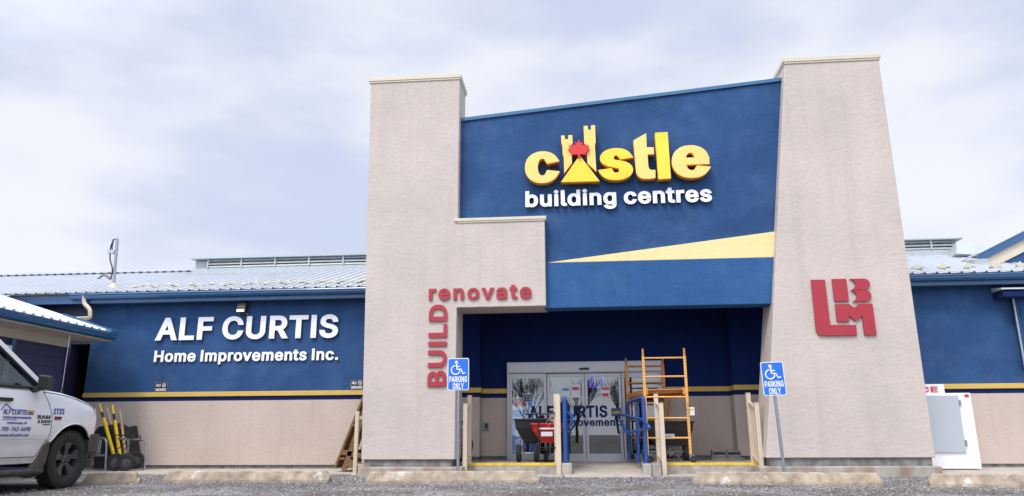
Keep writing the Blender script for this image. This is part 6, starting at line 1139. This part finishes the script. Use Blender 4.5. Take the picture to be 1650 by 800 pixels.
bm = MB(); bm.add([(gx_(1.28) - .02, 9.22, 1.28), (2 * xc - gx_(1.28) + .02, 9.22, 1.28), (2 * xc - gx_(1.87) + .02, 8.40, 1.87), (gx_(1.87) - .02, 8.40, 1.87)], [(0, 1, 2, 3)]); bm.build('windshield', CARGLASS, tk)
bm = MB(); bm.add([(gx_(1.28), 6.98, 1.27), (2 * xc - gx_(1.28), 6.98, 1.27), (2 * xc - gx_(1.86), 7.06, 1.86), (gx_(1.86), 7.06, 1.86)], [(0, 1, 2, 3)]); bm.build('rear_window', CARGLASS, tk)
bm = MB(); bm.box(xc - .8, xc + .8, 8.6, 9.0, 1.25, 1.34); bm.build('dashboard', TRIMB, tk, bevel=.03)
for x in (xc - .4, xc + .4): bm = MB(); bm.box(x - .24, x + .24, 7.8, 7.98, 1.0, 1.52); bm.box(x - .12, x + .12, 7.82, 7.94, 1.52, 1.70); bm.build('seat', DARK, tk, bevel=.04)
bm = MB(); c = Vector((xc - .4, 8.45, 1.33)); bm.tube([c + Vector((math.cos(t_) * .18, math.sin(t_) * .07, math.sin(t_) * .165)) for t_ in [k * math.pi / 10 for k in range(20)]], .014, 6, closed=True); bm.build('steering_wheel', TRIMB, tk)
# bed
bm = MB(); bm.box(xc - .8, xc + .8, 5.3, 6.9, 1.272, 1.276); bm.build('bed_cover', TRIMB, tk)
# doors: raised skins with a dark shut line
def skin(name, y0f, y1f, z0, z1, m_, nz=14, ny=10, off=.004):
    bm = MB(); vs = []
    for j in range(nz + 1):
        z = z0 + (z1 - z0) * j / nz
        for i in range(ny + 1):
            y = y0f(z) + (y1f(z) - y0f(z)) * i / ny; vs.append((sx(y, z, off), y, z))
    fs = [(j * (ny + 1) + i, j * (ny + 1) + i + 1, (j + 1) * (ny + 1) + i + 1, (j + 1) * (ny + 1) + i) for j in range(nz) for i in range(ny)]; bm.add(vs, fs, True); return bm.build(name, m_, tk, recalc=False)
seam = [(.43, 9.17), (.50, 9.22), (.60, 9.30), (.72, 9.345), (.95, 9.33), (1.10, 9.27), (1.245, 9.17)]
sf_ = lambda z: lerpt(seam, z)
door = skin('door', lambda z: 7.88, sf_, .43, 1.24, TRUCKW); door2 = skin('door', lambda z: 7.02, lambda z: 7.87, .43, 1.24, TRUCKW)
def shut(pts, name='shut_line'): bm = MB(); bm.tube([(sx(y, z, .001), y, z) for y, z in pts], .006, 5); return bm.build(name, BLACK, tk)
shut([(sf_(z) + .006, z) for z in [.43 + .81 * k / 20 for k in range(21)]]); shut([(y, .428) for y in [7.02 + k * .215 for k in range(11)]]); shut([(7.875, .43 + .81 * k / 16) for k in range(17)])
shut([(9.19 + (10.2 - 9.19) * k / 14, zsh(9.19 + (10.2 - 9.19) * k / 14) - .035) for k in range(15)], 'hood_line')
bm = MB(); hy0, hy1 = 8.28, 8.60; z = 1.118; bm.box(sx(8.5, z) + .018, sx(8.5, z) + .05, hy0, hy1, z - .022, z + .022); bm.box(sx(8.5, z) - .01, sx(8.5, z) + .03, hy0 - .01, hy0 + .05, z - .02, z + .02); bm.box(sx(8.5, z) - .01, sx(8.5, z) + .03, hy1 - .05, hy1 + .01, z - .02, z + .02); h_ = bm.build('door_handle', TRIMB, door, bevel=.012, seg=3)
# rocker, running board, mud flap
bm = MB(); bm.box(xs - .10, xs - .028, 6.78, 9.29, .345, .424); bm.build('rocker', TRUCKW, tk, bevel=.01)
bm = MB(); P = rround([(xs - .15, 6.85, .27), (xs + .05, 6.95, .245), (xs + .05, 9.22, .245), (xs - .06, 9.36, .27)], .10); bm.tube(P, .042, 10); bm.build('running_board', mat('running_board', (.06, .05, .045), .45, .3, var=.4, vscale=10), tk)
bm = MB(); P = [(9.37, .62), (9.385, .50), (9.36, .36), (9.28, .20), (9.12, .165), (8.98, .19), (9.10, .28), (9.20, .40), (9.28, .55)]; bm.prism([(y, z) for y, z in P], xs - .06, xs + .012, T=lambda x, y, z: Vector((y, x, z))); bm.build('mud_flap', MUD, tk, bevel=.008)
# front fascia
def plan(o, y0=10.2): return [(xs - .01 + o, y0), (xs - .012 + o, 10.32), (xs - .045 + o, 10.46), (xs - .16 + o, 10.60), (xs - .36 + o, 10.70), (xs - .6, 10.78 + o), (xc, 10.82 + o)]
def ring(o, z0, z1, name, m_, y0=10.2, o2=None):
    A = plan(o, y0); A = A + [(2 * xc - x, y) for x, y in reversed(A[:-1])]; o2 = o if o2 is None else o2; B = plan(o2, y0); B = B + [(2 * xc - x, y) for x, y in reversed(B[:-1])]; n = len(A); bm = MB()
    bm.add([(x, y, z0) for x, y in A] + [(x, y, z1) for x, y in B], [tuple(range(n)), tuple(range(2 * n - 1, n - 1, -1))] + [(i, i + n, (i + 1) % n + n, (i + 1) % n) for i in range(n)]); return bm.build(name, m_, tk, bevel=.015, seg=3)
BUMP = mat('bumper_grey', (.055, .05, .045), .6, var=.35, vscale=9, bump=.2)
ring(.012, .46, .71, 'bumper', BUMP); ring(-.07, .26, .458, 'bumper_valance', MUD, 10.16, .0)
for sgn in (1, -1):
    bm = MB(); n = 6; V = []
    for k in range(n + 1):
        y = 10.27 + .30 * k / n; x = xc + sgn * (xs - inset(y) + .006 - xc - (.0 if k < n else .03)); V += [(x, y, .73), (x - sgn * .01, y, zsh(y) - .03)]
    bm.add(V, [(2 * k, 2 * k + 2, 2 * k + 3, 2 * k + 1) for k in range(n)]); bm.build('headlight', mat('headlight_lens', (.45, .40, .33), .15, var=.2, vscale=6), tk)
bm = MB(); bm.box(xc - .55, xc + .55, 10.68, 10.72, .72, .93); bm.build('grille', BLACK, tk, bevel=.01)
bm = MB(); bm.box(xc - .85, xc + .85, 5.06, 5.2, .5, .66); bm.build('rear_bumper', CHROME, tk, bevel=.02)
for sgn in (1, -1): bm = MB(); x = xc + sgn * .88; bm.box(x - .06, x + .085, 5.17, 5.3, .85, 1.2); bm.build('tail_light', mat('tail_light_red', (.4, .01, .01), .2), tk, bevel=.01)
# arch lip
for yc in (YA_, YR_):
    bm = MB(); bm.tube([(sx(yc - .472 * math.cos(a), .375 + .472 * math.sin(a) + .012) - .004, yc - .472 * math.cos(a), .375 + .472 * math.sin(a)) for a in [math.pi * (.04 + .74 * k / 24) for k in range(25)]], .013, 6); bm.build('wheel_arch_lip', TRUCKW, tk)
# wheels
def truck_wheel(yc, sgn):
    c = Vector((xc + sgn * (xs - .112 - xc), yc, WR - .01)); ax_ = Vector((sgn, 0, 0)); R, w = WR, .215
    bm = MB(); bm.lathe(c, ax_, [(R * .60, w * .40), (R * .63, w * .47), (R * .72, w * .515), (R * .84, w * .52), (R * .92, w * .49), (R * .965, w * .43), (R * .972, w * .3), (R * .972, -w * .3), (R * .965, -w * .43), (R * .9, -w * .5), (R * .6, -w * .45)], 60, closed=True)
    nb_ = 44
    for k in range(nb_):
        a = 2 * math.pi * k / nb_
        for lane, (h0, h1, da) in enumerate(((.30, .475, 0), (.06, .26, .5), (-.22, .02, 0), (-.475, -.27, .5))):
            aa = a + da * 2 * math.pi / nb_; d = .34 * 2 * math.pi / nb_; V = []
            for rr_ in (R * .968, R * 1.0):
                for ang, hh in ((aa - d, h0), (aa + d, h0), (aa + d * 1.3, h1), (aa - d * .7, h1)): V.append(c + ax_ * (w * hh) + Vector((0, math.cos(ang), math.sin(ang))) * rr_)
            bm.add(V, [(3, 2, 1, 0), (4, 5, 6, 7), (0, 1, 5, 4), (1, 2, 6, 5), (2, 3, 7, 6), (3, 0, 4, 7)])
        V = []
        for rr_, hh in ((R * .985, .42), (R * .90, .52)):      # shoulder lugs
            for ang in (a - .03, a + .03): V.append(c + ax_ * (w * hh) + Vector((0, math.cos(ang), math.sin(ang))) * rr_)
        V += [v - ax_ * .012 for v in V]; bm.add(V, [(0, 1, 3, 2), (4, 6, 7, 5), (0, 4, 5, 1), (2, 3, 7, 6), (0, 2, 6, 4), (1, 5, 7, 3)])
    tw = bm.build('wheel', RUB, tk)
    bm = MB(); bm.lathe(c, ax_, [(R * .61, w * .44), (R * .585, w * .45), (R * .56, w * .30), (R * .54, -w * .1), (0, -w * .1)], 40)
    bm.lathe(c, ax_, [(0, w * .36), (.034, w * .36), (.04, w * .33), (.07, w * .26), (.075, w * .1)], 24)
    for k in range(5):
        a = 2 * math.pi * k / 5 + math.pi / 2; u = Vector((0, math.cos(a), math.sin(a))); v = Vector((0, -math.sin(a), math.cos(a)))
        V = [c + u * r + v * s * hw2 + ax_ * (w * h) for r, hw2, h in ((.05, .032, .28), (.13, .036, .31), (R * .575, .078, .42)) for s in (-1, 1)]; V += [p - ax_ * .05 for p in V]
        bm.add(V, [(0, 1, 3, 2), (2, 3, 5, 4), (6, 8, 9, 7), (8, 10, 11, 9), (0, 2, 8, 6), (2, 4, 10, 8), (1, 7, 9, 3), (3, 9, 11, 5), (4, 5, 11, 10), (0, 6, 7, 1)])
    bm.build('rim', RIM, tw)
    bm = MB()
    for k in range(5): a = 2 * math.pi * (k + .5) / 5 + math.pi / 2; q = c + Vector((0, math.cos(a), math.sin(a))) * .062 + ax_ * (w * .26); bm.lathe(q, ax_, [(0, .022), (.009, .022), (.011, 0)], 8)
    bm.build('wheel_nut', CHROME, tw)
for yc in (YA_, YR_):
    for sgn in (1, -1): truck_wheel(yc, sgn)
# mirror
for sgn in (1, -1):
    bm = MB(); mx0, mx1 = xs - .0, xs + .215; my = 9.0; mz0, mz1 = 1.24, 1.455
    V = [(mx0 + .03, my - .05, mz0), (mx1 - .015, my - .05, mz0 + .015), (mx1, my - .05, mz1 - .02), (mx0 + .035, my - .05, mz1), (mx0 + .06, my + .09, mz0 + .03), (mx1 - .05, my + .07, mz0 + .03), (mx1 - .04, my + .07, mz1 - .04), (mx0 + .06, my + .09, mz1 - .03)]
    V = [Vector((xc + sgn * (x - xc), y, z)) for x, y, z in V]; bm.add(V, [(0, 1, 2, 3), (4, 7, 6, 5), (0, 4, 5, 1), (1, 5, 6, 2), (2, 6, 7, 3), (3, 7, 4, 0)]); mr_ = bm.build('wing_mirror', TRIMB, tk, bevel=.022, seg=3)
    bm = MB(); bm.bar(Vector((xc + sgn * (xs - .08 - xc), my + .0, mz0 + .0)), Vector((xc + sgn * (xs + .05 - xc), my + .02, mz0 + .05)), .09, .06); bm.build('mirror_arm', TRIMB, mr_, bevel=.01)
    V = [(mx0 + .065, my - .054, mz0 + .032), (mx1 - .05, my - .054, mz0 + .042), (mx1 - .038, my - .054, mz1 - .048), (mx0 + .070, my - .054, mz1 - .032)]; bm = MB(); bm.add([Vector((xc + sgn * (x - xc), y, z)) for x, y, z in V], [(0, 1, 2, 3)]); bm.build('mirror_glass', MIRR, mr_)
# antenna
ab = Vector((xs - .09, 9.60, zsh(9.60) - .01)); bm = MB(); bm.lathe(ab, (0, 0, 1), [(.022, 0), (.016, .05), (.008, .09), (.003, .10)], 12); an = bm.build('antenna', TRIMB, tk); bm = MB(); bm.tube([ab + Vector((0, 0, .08)), ab + Vector((0, 0, .80))], .0045, 6); bm.build('antenna_rod', CHROME, an)
# lettering
DECB = mat('decal_truck_blue', (.02, .07, .30), .5)
RT = Vector((1, 0, 0))
def dtext(txt, a, b2, cappx, m_, parent, off=.009, x=None, slant=0, ox=.016):
    X = xs + .018 + (off if x is None else x); p, q = ax(*a, X), ax(*b2, X); cap = (ax(a[0], a[1] - cappx, X) - p).z; q.z = p.z = (p.z + q.z) / 2
    y = (p.y + q.y) / 2; Xs = sx(y, p.z + cap / 2) + off; p.x = q.x = Xs
    return text(txt, p, q, cap, RT, .002, m_, parent, 'lettering', ox=ox, oy=ox, joined=True, slant=slant)
dtext('ALF CURTIS', (6, 668.5), (44, 668.5), 9, DECB, door); dtext('Home Improvements', (5, 675), (51, 675), 4.6, DECB, door); dtext('Peterborough, ON', (12, 683.5), (43, 683.5), 3.6, DECB, door)
dtext('705-742-4690', (2, 695), (49, 695), 7.2, DECB, door, slant=.15); dtext('www.alfcurtis.com', (1, 703.5), (47, 703.5), 4.4, DECB, door)
dtext('RAM', (61, 675.3), (81.5, 675.3), 6.2, SBLACK, door, ox=.03); dtext('1500', (60.5, 682.3), (81.5, 682.3), 5.6, SBLACK, door, ox=.03); dtext('1T23', (87, 668), (104, 668), 9.5, DECB, body, ox=.03)
def patch(x0, y0, x1, y1, m_, parent, name, off=.007):
    a, b2 = ax(x0, y0, xs + .02), ax(x1, y1, xs + .02); X = max(sx((a.y + b2.y) / 2, a.z), sx((a.y + b2.y) / 2, b2.z)) + off; bm = MB(); bm.box(X - .004, X, a.y, b2.y, b2.z, a.z); return bm.build(name, m_, parent)
patch(45.5, 661, 55, 669, GOLD, door, 'badge'); patch(46, 667, 54.5, 668.8, DECB, door, 'badge', .009); patch(88, 671.5, 98, 677.2, TRIMB, body, 'engine_badge'); patch(89, 674.6, 97.5, 676.8, DECR, body, 'engine_badge', .009)
dtext('castle', (46.5, 666.2), (54, 666.2), 2.6, DECB, door, off=.012); patch(69, 683.8, 80, 685.6, SBLACK, door, 'badge')
bm = MB(); P = [ax(x, y, xs + .03) for x, y in ((4, 661), (8, 656), (13, 651), (18, 656), (24, 662))]
for p in P: p.x = sx(p.y, p.z) + .010
bm.tube(P, .005, 5); P = [ax(x, y, xs + .03) for x, y in ((4, 677), (14, 675.8), (28, 677.5))]
for p in P: p.x = sx(p.y, p.z) + .008
bm.tube(P, .003, 5); bm.build('house_mark', DECB, door)
